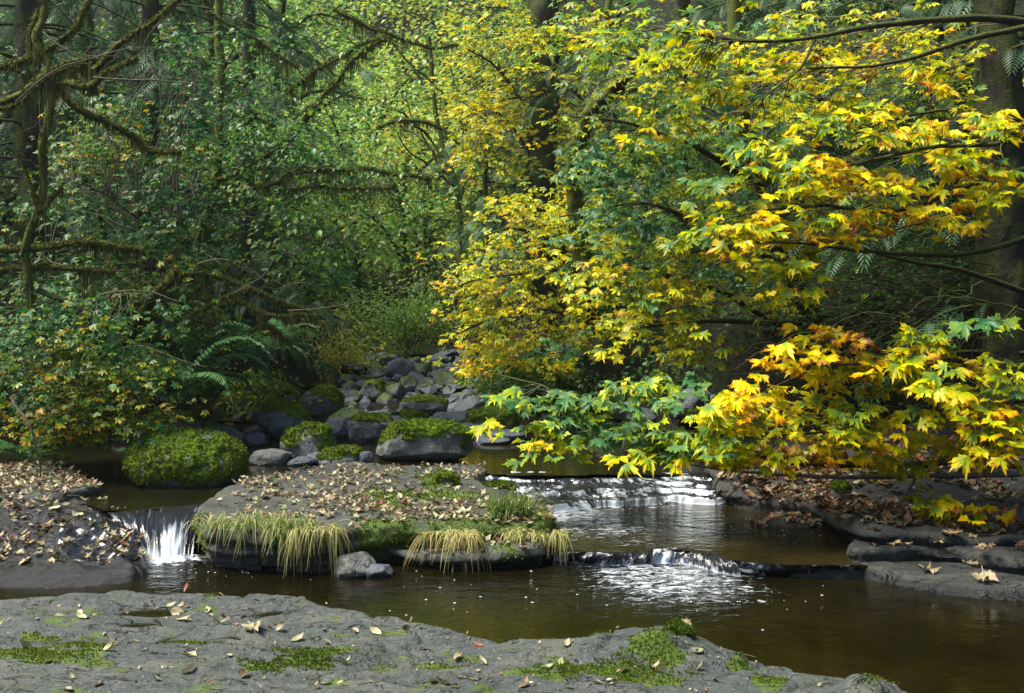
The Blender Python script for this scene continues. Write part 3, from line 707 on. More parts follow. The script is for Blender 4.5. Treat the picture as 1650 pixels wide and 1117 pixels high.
# falling sheets: lip curve -> foot curve
def fall(name, lip, foot, label, material, nu=160, nv=28, bulge=.05, foamf=None, seed=0, smooth=True, push=(0, -1, 0)):
    L = resample(lip, nu); Fo = resample(foot, nu); v = np.linspace(0, 1, nv)
    e = v[None, :, None]; q = L[:, None] * (1 - e) + Fo[:, None] * e
    # parabola: forward first, down later
    q[..., 2] = L[:, None, 2] + (Fo[:, None, 2] - L[:, None, 2]) * (v[None] ** 1.6)
    u = np.r_[0, np.cumsum(np.linalg.norm(np.diff(L, axis=0), axis=1))]
    um = u[:, None] + 0 * v[None]; n = fbm(np.stack([um * 16, v[None] * 1.2 + 0 * um, 0 * um + seed], -1), seed, 3)
    q += np.array(push) * (bulge * np.sin(v * math.pi)[None, :, None] * (1 + .5 * n[..., None])) 
    q[..., 1] -= n * .012; q[..., 2] += n * .006 * (v[None] > .05)
    V = q.reshape(-1, 3); i = (np.arange(nu - 1)[:, None] * nv + np.arange(nv - 1)).ravel()
    F = np.stack([i, i + 1, i + nv + 1, i + nv], 1)
    f = (foamf(um / u[-1], v[None] + 0 * um) if foamf else .3 + .5 * v[None] + 0 * um)
    m = mesh_np(name, V, F, {'age': f.ravel(), 'luv': np.stack([um, v[None] + 0 * um, 0 * um], -1).reshape(-1, 3)}, smooth)
    return tag(link(name, m, material), label, 'waterfall')
Z = Z_UP
lip = [Wz(172, 826, Z + .004), Wz(225, 822, Z + .004), Wz(262, 816, Z + .004), Wz(292, 816, Z + .004), Wz(334, 810, Z + .004)]
foot = [Wz(226, 894, -.01), Wz(240, 903, -.01), Wz(262, 906, -.01), Wz(290, 904, -.01), Wz(310, 900, -.01)]
fall('waterfall', lip, foot, 'white funnel shaped waterfall pouring left of the midstream ledge', M_FALL, 200, 60, .06,
     lambda u, v: .04 + .10 * v + .5 * np.exp(-((u - .74) / .13) ** 2) * sstep(.15, .9, v) + .55 * np.exp(-((u - .3) / .2) ** 2) * sstep(.7, 1, v) + .2 * sstep(.9, 1, v) , 3)
Z = Z_MID + .003
lip = [Wz(905, 889, Z), Wz(950, 890, Z), Wz(990, 890, Z), Wz(1040, 886, Z), Wz(1060, 884, Z), Wz(1110, 884, Z), Wz(1140, 890, Z), Wz(1180, 903, Z)]
foot = [Wz(890, 905, -.01), Wz(945, 912, -.01), Wz(992, 914, -.01), Wz(1038, 913, -.01), Wz(1060, 911, -.01), Wz(1112, 914, -.01), Wz(1150, 924, -.01), Wz(1195, 932, -.01)]
fall('waterfall', lip, foot, 'small low waterfall spilling over a dark sill into the lower pool', M_FALL, 260, 24, .03, lambda u, v: .02 + .22 * v + .28 * (fbm(np.stack([u * 9, 0 * u, 0 * u], -1), 5, 2) > 0) + .3 * sstep(.8, 1, v), 6)
lip = [Wz(1180, 903, Z), Wz(1220, 908, Z), Wz(1300, 911, Z), Wz(1400, 912, Z)]
foot = [Wz(1195, 925, -.01), Wz(1230, 930, -.01), Wz(1300, 930, -.01), Wz(1395, 928, -.01)]
fall('waterfall', lip, foot, 'thin brown film of water sliding over the sill near the right ledge', M_FALL, 160, 20, .02, lambda u, v: -.1 + .35 * (fbm(np.stack([u * 8, 0 * u, 0 * u], -1), 8, 2) > .1), 8)
# stepped cascade: one heightfield of running water with steps
def cascade():
    x = np.linspace(Wz(735, 800, .15)[0], Wz(1215, 790, .15)[0], 330); v = np.linspace(-.04, .86, 150)
    X, Vv = np.meshgrid(x, v)
    n = fbm(xy3(X * 1.4, Vv * 1.5), 201, 3) * .22 + fbm(xy3(X * 3.5, Vv * 5), 203, 4) * .09 + .22 * (X - .9) * sstep(.1, .5, Vv)
    t = Vv + n * sstep(-.04, .12, Vv) + .03 * np.sin(X * 3)
    z = np.interp(t, [-.04, .0, .035, .16, .20, .36, .41, .60, .64, .9], [.085, .09, .150, .160, .200, .212, .238, .243, .268, .272])
    D0 = 8.98 + .36 * sstep(1.15, 2.1, X) - .34 * sstep(.65, .05, X) + .16 * fbm(xy3(X * 1.6, 0 * X), 213, 3)
    Yw = D0 + Vv
    # loose ripples along the flow
    z = z + .02 * np.clip(fbm(xy3(X * 5, Vv * 7), 209, 3) - .25, 0, 1) * sstep(.05, .15, Vv) + .008 * fbm(np.stack([X * 9 + Vv * 5, Vv * 18, 0 * X], -1), 205, 4)
    sl = np.gradient(z, axis=0) / np.gradient(Vv, axis=0)
    f = np.clip(sl * .5, 0, .7) * (.45 + .9 * np.clip(fbm(xy3(X * 2.6, Vv * 1.5), 211, 3) + .45, 0, 1)) + .10 - .30 * sstep(1.45, 1.95, X) + .10 * sstep(0, .5, Vv) * (fbm(xy3(X * 2, Vv * 3), 207, 3))
    f += .25 * np.exp(-(Vv / .03) ** 2) * (X > .15) * (X < 1.4)
    Yw = D0 + Vv * (9.82 - D0) / .86
    V = np.stack([X, Yw, z], -1).reshape(-1, 3); ny, nx = X.shape
    i = (np.arange(ny - 1)[:, None] * nx + np.arange(nx - 1)).ravel(); F = np.stack([i, i + 1, i + nx + 1, i + nx], 1)
    m = mesh_np('cascade', V, F, {'age': f.ravel(), 'luv': np.stack([X + Vv * .5, Vv * 2.2, 0 * X], -1).reshape(-1, 3)}, True)
    tag(link('waterfall', m, M_CASC), 'wide silky stepped cascade flowing down low ledges at the centre right', 'waterfall')
cascade()
# foam lying on the pools
def foam(label, px, py, z, rx, ry, peak, res=.012, ang=0, thick=.012):
    c = Wz(px, py, z); wx = rx / F_PX * c[1]; wy = (Wz(px, py - ry, z)[1] - Wz(px, py + ry, z)[1]) / 2
    X = np.arange(-wx * 1.3, wx * 1.3, res); Y = np.arange(-wy * 1.3, wy * 1.3, res); x, y = np.meshgrid(X, Y)
    r = (x / wx) ** 2 + (y / wy) ** 2; a = peak * (1 - r) + (.0)
    z_ = z + .004 + thick * np.clip(1 - r, 0, 1) * (.6 + .6 * fbm(xy3(x * 18, y * 18), 301, 3))
    ny, nx = x.shape; i = (np.arange(ny - 1)[:, None] * nx + np.arange(nx - 1)).ravel(); F = np.stack([i, i + 1, i + nx + 1, i + nx], 1)
    F = F[(r.ravel()[F] < 1.5).all(1)]
    m = mesh_np('foam', np.stack([x + c[0], y + c[1], z_], -1).reshape(-1, 3), F, {'age': a.ravel()}, True)
    tag(link('foam', m, M_FOAM), label, 'foam', kind='stuff')
foam('thick white foam at the foot of the left waterfall', 284, 905, 0, 74, 13, .66, thick=.03)
foam('white foam spreading below the small lower waterfall', 1065, 930, 0, 180, 36, .50, thick=.015)
foam('thin foam streaks drifting in the lower pool', 1090, 952, 0, 210, 36, .42)
foam('white foam below the stepped cascade', 920, 832, Z_MID, 130, 20, .62)
foam('foam streaks crossing the middle pool', 960, 852, Z_MID, 140, 28, .38)
foam('foam line under the midstream ledge', 790, 912, 0, 120, 6, .35)
foam('thin foam by the wet slab', 160, 912, 0, 140, 8, .25)
foam('bright foam crest above the small waterfall', 1020, 876, Z_MID, 60, 8, .3)
# drifting bubbles
def bubbles():
    A = Acc(); a = np.linspace(0, 2 * math.pi, 6, endpoint=False)
    T = np.vstack([[0, 0, .35], np.stack([np.cos(a), np.sin(a), 0 * a], 1)]); F = [[0, i, i % 6 + 1] for i in range(1, 7)]
    F = [[0, i, (i % 6) + 1] for i in range(1, 7)]
    for (px, py, rx, ry, z, n) in ((400, 922, 160, 12, 0, 30), (750, 960, 250, 45, 0, 22), (1200, 970, 170, 45, 0, 22), (1250, 850, 130, 25, Z_MID, 45), (560, 915, 40, 8, 0, 14), (1050, 840, 100, 18, Z_MID, 30), (170, 918, 140, 10, 0, 25)):
        for _ in range(n):
            c = Wz(px + rng.normal(0, rx * .5), py + rng.normal(0, ry * .5), z); r = rng.uniform(.002, .006)
            if inside(FS_EDGE, np.array([c[0]]), np.array([c[1]]))[0]: continue
            A.add(T * r * [rng.uniform(1, 2.2), 1, 1] + c + [0, 0, .002], F)
    o = A.build('bubbles', M_BUBBLE); tag(o, 'tiny white bubbles drifting on the dark pools', 'bubbles', kind='stuff')
bubbles()

# ================================================================== BOULDERS AND STONES
import bmesh
def ico(sub):
    bm = bmesh.new(); bmesh.ops.create_icosphere(bm, subdivisions=sub, radius=1); bm.verts.ensure_lookup_table()
    V = np.array([v.co[:] for v in bm.verts]); F = np.array([[v.index for v in f.verts] for f in bm.faces]); bm.free(); return V, F
ICO = {k: ico(k) for k in (2, 3, 4, 5, 6)}
def vnormals(V, F):
    n = np.cross(V[F[:, 1]] - V[F[:, 0]], V[F[:, 2]] - V[F[:, 0]]); N_ = np.zeros_like(V)
    for k in range(3): np.add.at(N_, F[:, k], n)
    return nrm(N_)
def rock_shape(seed, lvl, dims, boxy=.8, facets=7, rough=.05, cut=(.62, .92)):
    V, F = ICO[lvl]; r = np.random.default_rng(seed); V = np.sign(V) * np.abs(V) ** boxy; V = V / np.abs(V).max()
    a = r.uniform(0, 6.28); R = np.array([[math.cos(a), -math.sin(a), 0], [math.sin(a), math.cos(a), 0], [0, 0, 1]])
    V = V @ R.T if boxy > .95 else V.copy()
    for _ in range(facets):
        n = nrm(r.normal(0, 1, 3) * [1, 1, .8]); o = r.uniform(*cut); d = V @ n - o * np.abs(V @ n).max(); V = V - n * (np.maximum(d, 0) * .93)[:, None]
    V = V * (1 + .10 * fbm(V * 1.4 + seed, seed, 2))[:, None]
    dims = np.array(dims); lo, hi = V.min(0), V.max(0); V = (V - (lo + hi) / 2) / ((hi - lo) / 2) * dims
    nn = vnormals(V, F); mean = dims.mean()
    V = V + nn * (fbm(V / mean * 2.2, seed + 1, 5) * rough * mean)[:, None] + nn * (fbm(V * 26, seed + 2, 3) * min(.006, rough * mean * .3))[:, None]
    return V, F
def tufts(acc, P, Nn, n, size, r=None, lean=.5):
    """short moss sprigs standing on points P with normals Nn"""
    if not len(P): return
    k = rng.integers(0, len(P), n); p = P[k]; d = nrm(Nn[k] + rng.normal(0, lean, (n, 3))); s = size * rng.uniform(.5, 1.4, n)
    sd = nrm(np.cross(d, rng.normal(0, 1, (n, 3))))
    a = p + sd * (s * .30)[:, None]; b = p - sd * (s * .30)[:, None]; c = p + d * s[:, None]
    V = np.stack([a, b, c], 1).reshape(-1, 3); F = np.arange(3 * n).reshape(-1, 3)
    acc.add(V, F, np.repeat(np.clip(rng.normal(.4, .25, n) + .3 * fbm(p * 5, 9, 2), 0, 1), 3), np.repeat(rng.uniform(0, 1, n), 3))
def sample_faces(V, F, n):
    a, b, c = V[F[:, 0]], V[F[:, 1]], V[F[:, 2]]; nn = np.cross(b - a, c - a); ar = np.linalg.norm(nn, axis=1); k = rng.choice(len(F), n, p=ar / ar.sum())
    u, v = rng.uniform(0, 1, (2, n)); f = u + v > 1; u[f] = 1 - u[f]; v[f] = 1 - v[f]
    return a[k] + (b[k] - a[k]) * u[:, None] + (c[k] - a[k]) * v[:, None], nrm(nn[k])
def boulder(label, x0, x1, y0, y1, zb, seed, boxy=.85, facets=5, moss=.0, lvl=5, depth=.75, rough=.04, tilt=(0, 0), material=None, sink=.25, mossdir=(0, 0, 1), tuft=2500, thick=.025, cut=(.62, .92), ntuft=.016, name='boulder'):
    D = Wz((x0 + x1) / 2, y1, zb)[1]; wd = (x1 - x0) / F_PX * D; dp = wd * depth; D2 = D + dp * .42
    wd = (x1 - x0) / F_PX * (D + dp * .25); topz = W(0, y0, D2)[2]; h = max(topz - zb, .03); full = h * (1 + sink)
    V, F = rock_shape(seed, lvl, (wd / 2, dp / 2, full / 2), boxy, facets, rough, cut)
    V[:, 2] += V[:, 0] * tilt[0] + V[:, 1] * tilt[1]
    cx_ = ((x0 + x1) / 2 - CX) / F_PX * (D + dp * .3)
    loc = np.array([cx_, D2, zb + h - V[:, 2].max()])
    root = empty(name, (cx_, D2, zb), label, name if name == 'boulder' else 'stone')
    r = Vector(root.location); off = loc - np.array(r)
    V = V + off; wz = V[:, 2]
    wet = np.clip((.045 - wz) / .05, 0, 1) * .95
    m = mesh_np('rock', V, F, {'moss': np.zeros(len(V)), 'wet': wet}, True); link('rock', m, material or M_BOULDER, root)
    if moss > 0:
        nn = vnormals(V, F); md = nrm(np.array(mossdir, float)); hh = (wz - wz.max()) / h
        s = nn @ md * .8 + fbm(V * 4.5, seed + 7, 4) * .38 + (wz > .02) * .2 + hh * .55 - (1 - moss) * 1.5 + .4
        s = s - 3 * (wz < .03)
        keepv = s > 0; f2 = F[keepv[F].all(1)]
        if len(f2) > 20:
            used = np.unique(f2); mp = -np.ones(len(V), int); mp[used] = np.arange(len(used))
            cush = np.clip(s[used] * 3, 0, 1); lump = .6 + .7 * fbm(V[used] * 18, seed + 5, 3) + .5 * fbm(V[used] * 50, seed + 6, 2)
            MV = V[used] + nn[used] * (-.004 + cush * thick * lump)[:, None]
            FF = mp[f2]
            mm = Acc(); mesh_c = mesh_np('moss', MV, FF, {}, True); mo = link('moss', mesh_c, M_MOSS, root)
            if tuft:
                P_, N_ = sample_faces(MV, FF, tuft); ta = Acc(); tufts(ta, P_ + np.array(r), N_, tuft, ntuft)
                to = ta.build('moss_sprigs', M_MOSSTUFT, root); to['kind'] = 'stuff'
    return root
U = Z_UP
boulder('large round moss covered boulder at the head of the left waterfall', 205, 389, 694, 786, U, 3, boxy=.95, facets=2, moss=1.2, lvl=6, depth=.85, sink=.45, tuft=16000, rough=.03, cut=(.72, .95))
boulder('wide boulder with a thick bright moss cap over speckled grey rock', 604, 762, 681, 745, U, 5, boxy=.55, facets=4, moss=.58, lvl=6, depth=.6, sink=.2, tuft=11000, thick=.03, rough=.025, cut=(.75, .97), tilt=(0, -.04))
boulder('rounded boulder with moss on its right side, between the two largest boulders', 452, 544, 685, 741, U, 8, facets=6, moss=.66, lvl=5, tuft=5000, mossdir=(.5, 0, 1))
boulder('low flat stone with mossy sides and leaves on top', 514, 581, 722, 750, U, 9, boxy=.5, facets=3, moss=.75, lvl=5, tuft=3000)
boulder('small pointed blue grey stone left of the wide mossy boulder', 577, 602, 727, 750, U, 10, facets=9, lvl=4, material=M_STONE, name='stone')
boulder('humped mossy boulder farthest left under the bank', 380, 482, 613, 668, .36, 11, facets=6, moss=.8, lvl=5, tuft=3500, depth=.7, tilt=(-.12, 0))
boulder('long wedge shaped stone with a moss top and dark sides', 417, 513, 646, 692, .30, 12, boxy=.6, facets=5, moss=.6, lvl=5, tuft=3500, tilt=(-.18, 0))
boulder('upright grey boulder with a moss patch on its right face', 482, 549, 623, 672, .33, 14, boxy=.75, facets=7, moss=.55, lvl=5, tuft=3000, mossdir=(.9, -.3, .6))
boulder('blocky grey stone with a thin moss top left of the wide mossy boulder', 559, 633, 669, 709, .29, 15, boxy=.45, facets=3, moss=.42, lvl=5, tuft=2000, material=M_BOULDER)
boulder('angular slate coloured stone next to the blocky mossy stone', 519, 566, 672, 704, .29, 16, facets=9, lvl=4, material=M_STONE, name='stone')
boulder('grey boulder with a bright green moss top behind the wide mossy boulder', 642, 722, 641, 674, .34, 17, facets=5, moss=.5, lvl=5, tuft=2000, boxy=.7)
boulder('pointed boulder with mossy crown left of the rubble', 577, 622, 613, 646, .38, 18, facets=7, moss=.55, lvl=5, tuft=1500)
boulder('mossy angular stone just above the wide mossy boulder', 636, 692, 662, 692, .31, 19, facets=8, moss=.5, lvl=5, tuft=1500)
boulder('tilted dark blue stone with a sharp crest near the middle left', 430, 478, 676, 706, .28, 20, facets=10, lvl=4, material=M_STONE, name='stone')
boulder('sloping smooth grey stone behind the large round boulder', 326, 396, 684, 714, .28, 21, facets=7, moss=.2, lvl=4, material=M_STONE, tilt=(-.2, 0), tuft=0, name='stone')
boulder('small dark wedge of stone standing in the pool', 386, 428, 697, 719, .27, 22, facets=9, lvl=4, material=M_STONE, name='stone')
boulder('low grey stone with pale lichen at the left of a reflecting row', 400, 468, 724, 750, U, 23, facets=6, lvl=4, material=M_BOULDER, name='stone')
boulder('flat smooth grey stone right of the lichen stone', 461, 507, 736, 751, U, 24, facets=5, lvl=4, material=M_STONE, name='stone')
boulder('dark half hidden stone against the low flat mossy stone', 492, 522, 728, 749, U, 25, facets=6, lvl=4, material=M_STONE, name='stone')
boulder('mossy overhanging rock at the foot of the left bank', 238, 338, 664, 708, .28, 26, boxy=.5, facets=4, moss=.6, lvl=5, tuft=4000, depth=.8)
boulder('mossy green mound at the right bank under the maple bough', 752, 838, 655, 698, .28, 27, facets=4, moss=.85, lvl=5, tuft=3500, depth=.8)
boulder('thin flat grey slab in the water below the right mossy mound', 762, 850, 693, 712, .26, 28, boxy=.5, facets=4, lvl=4, material=M_STONE, name='stone', rough=.03)
boulder('second flat slab, closest to the wide mossy boulder on its right', 765, 822, 705, 717, .265, 29, boxy=.5, facets=4, lvl=4, material=M_STONE, name='stone')
boulder('broad blue grey stone behind the wide mossy boulder', 712, 766, 662, 692, .29, 30, facets=8, lvl=4, material=M_STONE, name='stone')
boulder('rounded dark stone between the mossy ones', 693, 728, 664, 686, .30, 31, facets=8, lvl=4, material=M_STONE, name='stone')
boulder('lone grey boulder standing in the lower pool in front of the ledge', 535, 606, 890, 932, 0.0, 32, boxy=.8, facets=8, lvl=5, material=M_BOULDER, sink=.4, rough=.03, depth=.9)
boulder('low dark flank stone touching the lone grey boulder', 588, 634, 909, 932, 0.0, 33, facets=6, lvl=4, material=M_STONE, name='stone', sink=.4)
boulder('flat dark stone at the left bank waterline', 118, 180, 700, 714, U, 34, facets=6, lvl=4, material=M_STONE, name='stone')
boulder('pale speckled stone right of the flat dark one by the left bank', 178, 212, 694, 712, U, 35, facets=5, lvl=4, material=M_BOULDER, name='stone')
boulder('small grey stone by the left bank next to the large boulder', 218, 236, 694, 706, U, 36, facets=5, lvl=3, material=M_STONE, name='stone')
boulder('low mossy lump at the back corner of the midstream ledge', 700, 742, 763, 792, .28, 37, boxy=.6, facets=4, moss=.7, lvl=4, tuft=1500, depth=.6)
boulder('small moss hump at the lip of the stepped cascade', 783, 832, 776, 794, .25, 38, facets=4, moss=.8, lvl=4, tuft=1500, depth=.6)
boulder('dark knobbly rock with thin moss on the shelf edge', 1062, 1122, 1012, 1048, .13, 40, facets=6, moss=.5, lvl=5, tuft=3000, depth=.8, material=M_SHELF)
boulder('wet black rock in the small lower waterfall', 1185, 1245, 905, 928, 0.0, 41, facets=5, lvl=4, material=M_STONE, name='stone')
boulder('mossy rock at the right end of the wet rubble slab', 1338, 1372, 778, 808, .24, 42, facets=5, moss=.7, lvl=4, tuft=1500)
# right bank rocks half hidden behind the bough
for k, (a, b, c, d, z, lb) in enumerate([(955, 1010, 640, 676, .36, 'dark blue grey rock behind the bough, leftmost of the hidden pair'), (1080, 1150, 625, 672, .45, 'large dark rock on the right bank above the bough'), (1010, 1060, 655, 690, .32, 'low dark rock behind the bough, rightmost of the hidden pair')]):
    boulder(lb, a, b, c, d, z, 50 + k, facets=8, lvl=4, material=M_STONE, name='stone')

def name_apart(items, phrase):
    """items: (object, column, row, apparent size); phrase(object, column, row, size) -> what they look like and where"""
    cells = {}
    for it in items: cells.setdefault(phrase(*it), []).append(it)
    for ph, L in cells.items():
        L.sort(key=lambda t: t[1]); n = len(L)
        if n == 1: L[0][0]['label'] = ph; continue
        if n == 2: L[0][0]['label'] = 'left of two: ' + ph; L[1][0]['label'] = 'right of two: ' + ph; continue
        L[0][0]['label'] = 'leftmost ' + ph; L[-1][0]['label'] = 'rightmost ' + ph; M = sorted(L[1:-1], key=lambda t: t[3])
        if n == 3: M[0][0]['label'] = 'middle ' + ph; continue
        M[-1][0]['label'] = 'largest inner ' + ph
        if n == 4: M[0][0]['label'] = 'smaller inner ' + ph; continue
        H = sorted(M[:-1], key=lambda t: t[2]); H[0][0]['label'] = 'farthest inner ' + ph; 
        if len(H) > 1: H[-1][0]['label'] = 'nearest inner ' + ph
        for t in H[1:-1]: t[0]['label'] = 'inner ' + ph
# field of stones upstream
protos = []
for k in range(9):
    V, F = rock_shape(400 + k, 4, (.5, .42, .30), .8, 16, .04, (.42, .85)); 
    m = mesh_np('stone', V, F, {'moss': np.zeros(len(V)), 'wet': np.clip((-.02 - V[:, 2]) / .1, 0, 1) * .9}, True); m.materials.append(M_STONE); protos.append(m)
moss_protos = []
for k in range(6):
    V, F = rock_shape(430 + k, 4, (.5, .42, .32), .8, 12, .04, (.5, .88)); nn = vnormals(V, F)
    s = nn[:, 2] + .5 * fbm(V * 4, 441 + k, 3); m = mesh_np('stone', V + nn * (np.clip(s, 0, 1) * .03)[:, None], F, {'moss': np.clip(s * .9, 0, 1), 'wet': np.zeros(len(V))}, True); m.materials.append(M_STONE)
    ta = Acc(); kf = (s > .45)[F].all(1); P_, N_ = sample_faces(V + nn * .03, F[kf], 260); tufts(ta, P_, N_, 260, .035)
    mm = mesh_np('moss_sprigs', np.concatenate(ta.V), np.concatenate(ta.F), {'age': np.concatenate(ta.A), 'rnd': np.concatenate(ta.R)}); mm.materials.append(M_MOSSTUFT)
    moss_protos.append((m, mm))
placed = []
def stones():
    n = 0; tries = 0
    while n < 298 and tries < 12000:
        tries += 1
        py = 578 + 126 * rng.uniform(0, 1) ** .8; lo = np.interp(py, [578, 600, 640, 660, 704], [600, 560, 520, 400, 330]); hi = np.interp(py, [578, 620, 660, 704], [770, 815, 850, 840])
        px = rng.uniform(lo, hi); z = np.interp(py, [580, 600, 640, 690], [.62, .50, .34, .25]); c = Wz(px, py, z); D = c[1]
        s = float(np.clip(rng.lognormal(math.log(.27), .5), .10, .8)) * np.interp(D, [12, 20], [.8, 1.05])
        r = s * .42
        if any((c[0] - a) ** 2 + (c[1] - b) ** 2 < (r + q) ** 2 * .75 for a, b, q in placed): continue
        placed.append((c[0], c[1], r))
        mossy = rng.uniform() < (.45 if px < 700 else .18)
        loc = (c[0], c[1] + r * .5, z + s * rng.uniform(-.02, .12)); rot = (rng.normal(0, .15), rng.normal(0, .15), rng.uniform(0, 6.28)); sc = (s * rng.uniform(.9, 1.35), s, s * rng.uniform(.7, 1.5))
        if mossy:
            a, b = moss_protos[int(rng.integers(len(moss_protos)))]
            o = link('stone', a, None); o.location = loc; o.rotation_euler = rot; o.scale = sc; k = link('moss_sprigs', b, None, o); k['kind'] = 'stuff'
            tag(o, 'moss topped', 'stone', 'mossy stones in the stream bed')
        else:
            o = link('stone', protos[int(rng.integers(len(protos)))], None); o.location = loc; o.rotation_euler = rot; o.scale = sc
            tag(o, 'bare dark grey', 'stone', 'bare stones in the stream bed')
        STONE_OBJ.append((o, px, py, s / D)); n += 1
STONE_OBJ = []
stones()

def stone_phrase(o, px, py, s):
    row = 'far end' if py < 612 else 'upper part' if py < 640 else 'middle' if py < 668 else 'near end'
    lo = np.interp(py, [578, 600, 640, 660, 704], [600, 560, 520, 400, 330]); hi = np.interp(py, [578, 620, 660, 704], [770, 815, 850, 840]); u = (px - lo) / (hi - lo)
    colm = 'left' if u < .33 else 'centre' if u < .67 else 'right'
    return ('big ' if s > .024 else 'small ' if s < .013 else '') + o['label'] + ' stone at the ' + row + ' of the rubble, ' + colm
name_apart(STONE_OBJ, stone_phrase)
# ================================================================== VEGETATION
def Wp(pts):
    """photo points (column, row, distance) -> world polyline"""
    return np.array([W(*p) for p in pts])
class Tree:
    def __init__(s, name, loc, label, cat='tree', group=None):
        s.root = empty(name, loc, label, cat, group); s.LP = []; s.LR = []; s.LS = []; s.LA = []; s.tw = Acc(); s.hm = Acc(); s.limbs = []; s.nl = Acc()
    def limb(s, pts, r0, r1, material=None, name='branch', n=24, sides=8, world=False, moss=0, wig=.03, rough=.5):
        if moss: n = int(n * 1.8); sides = max(sides, 10); rough = 1.0
        P = pts if world else Wp(pts); P = resample(P, n)
        P = P + np.stack([fbm(P * 1.3 + 3 * k + r0 * 50, 11 + k, 3) for k in range(3)], -1) * wig
        R = np.linspace(r0, r1, n) * (.56 if moss and name == 'branch' else 1) * (1 + .15 * fbm(P * 3, 4, 2))
        V, F = tube(P, R, sides, rough, 3); off = np.array(s.root.location)
        m = mesh_np(name, V - off, F, smooth=True); link(name, m, material or M_MOSSBARK, s.root)
        s.limbs.append(np.column_stack([P, R]))
        if moss: s.moss(P, R, moss)
        return P
    def moss(s, P, R, amount):
        """moss strands hanging below a limb and fuzz on top"""
        L = np.linalg.norm(np.diff(P, axis=0), axis=1).sum(); n = int(L * 480 * amount)
        t = rng.uniform(0, len(P) - 1.001, n); i = t.astype(int); f = (t - i)[:, None]; c = P[i] * (1 - f) + P[i + 1] * f; r = np.interp(t, np.arange(len(P)), R)
        clump = .4 + .9 * np.clip(fbm(c * 6, 77, 3) + .3, 0, 1.2); ln = rng.gamma(1.4, .06, n) * clump ** 2 + .008
        a = rng.uniform(0, 6.28, n); side = np.stack([np.cos(a), np.sin(a), 0 * a], 1); b = c + side * (r * .8)[:, None]; b[:, 2] -= r * .3
        w_ = rng.uniform(.003, .009, n); ax = rng.uniform(0, 3.14, n); q = np.stack([np.cos(ax), np.sin(ax), 0 * ax], 1) * w_[:, None]
        e = b.copy(); e[:, 2] -= ln; e += rng.normal(0, .012, (n, 3))
        V = np.stack([b - q, b + q, e], 1).reshape(-1, 3); s.hm.add(V, np.arange(3 * n).reshape(-1, 3), np.repeat(rng.uniform(0, 1, n), 3), np.repeat(rng.uniform(0, 1, n), 3))
        m = int(L * 650 * (amount + .4)); t = rng.uniform(0, len(P) - 1.001, m); i = t.astype(int); f = (t - i)[:, None]; c = P[i] * (1 - f) + P[i + 1] * f; r = np.interp(t, np.arange(len(P)), R)
        nn = nrm(rng.normal(0, 1, (m, 3)) + [0, 0, .8]); tufts(s.hm, c + nn * (r * .95)[:, None], nn, m, .026)
    def twig(s, a, b, r=.006, sag=.08, n=7, sides=4, jit=.03):
        t = np.linspace(0, 1, n)[:, None]; L = np.linalg.norm(b - a); P = a * (1 - t) + b * t; P[:, 2] += (np.sin(t[:, 0] * 3.14) * sag * L); P[1:-1] += rng.normal(0, jit * L, (n - 2, 3)) * .5
        V, F = tube(P, np.linspace(r, r * .35, n), sides); s.tw.add(V, F); return P
    def nearest(s, c, back=.25):
        best = None; bd = 1e9
        for Lm in s.limbs:
            d = np.linalg.norm(Lm[:, :3] - c, axis=1); k = int(d.argmin())
            if d[k] < bd: bd = d[k]; best = (Lm, k)
        if best is None: return None, 1e9
        Lm, k = best; k = max(0, k - int(rng.integers(1, 4))); return Lm[k, :3], bd
    def clusters(s, centers, per, size, age, age_sd=.1, leaf_sd=.09, spread=1.0, pitch=(.05, .75), bias=(0, 0, 0), jz=.3, twigs=1.0, maxt=3.0):
        centers = np.atleast_2d(centers); K = len(centers)
        ca = (age(centers) if callable(age) else np.zeros(K) + age) + rng.normal(0, age_sd, K)
        P, R, S_, ix = rosettes(centers, per, size, spread, pitch, bias, jz)
        s.LP.append(P); s.LR.append(R); s.LS.append(S_); s.LA.append(np.clip(ca[ix] + rng.normal(0, leaf_sd, len(ix)), 0.01, .99))
        if twigs > 0:
            for c in centers:
                if rng.uniform() < twigs:
                    a, d = s.nearest(c)
                    if a is not None and d < maxt: s.twig(a, c, .004 + .003 * min(d, 2))
    def leaves(s, tmpls, material, meshes=None, limit=0, name='foliage', stuff=True):
        if s.LP:
            P = np.concatenate(s.LP); R = np.concatenate(s.LR); S_ = np.concatenate(s.LS); A = np.concatenate(s.LA)
            msk = leaf_objects(s.root, meshes, P, R, S_, A, limit) if limit else np.zeros(len(P), bool)
            k = ~msk; acc = Acc(); put(acc, tmpls, P[k], R[k], S_[k], A[k], rng.uniform(0, 1, k.sum()))
            o = acc.build(name, material, s.root); 
            if o: o['kind'] = 'stuff'
        s.LP = []; s.LR = []; s.LS = []; s.LA = []
    def done(s):
        o = s.tw.build('twigs', M_TWIG if not getattr(s, 'twm', None) else s.twm, s.root)
        if o: o['kind'] = 'stuff'
        o = s.hm.build('hanging_moss', M_HANGMOSS, s.root)
        if o: o['kind'] = 'stuff'
def ell(n, cx, cy, rx, ry, D0, D1, tiers=0):
    """n points inside a lens of space seen at (cx,cy)"""
    px = cx + rx * np.clip(rng.normal(0, .55, n), -1.6, 1.6); py = cy + ry * np.clip(rng.normal(0, .58, n), -1.6, 1.6)
    D = rng.uniform(D0, D1, n); return np.stack([(px - CX) / F_PX * D, D, CAMZ - (py - HOR) / F_PX * D], 1)
def boxpts(n, x0, x1, y0, y1, D0, D1):
    px = rng.uniform(x0, x1, n); py = rng.uniform(y0, y1, n); D = rng.uniform(D0, D1, n)
    return np.stack([(px - CX) / F_PX * D, D, CAMZ - (py - HOR) / F_PX * D], 1)
TOCAM = (-.25, -.75, 0)

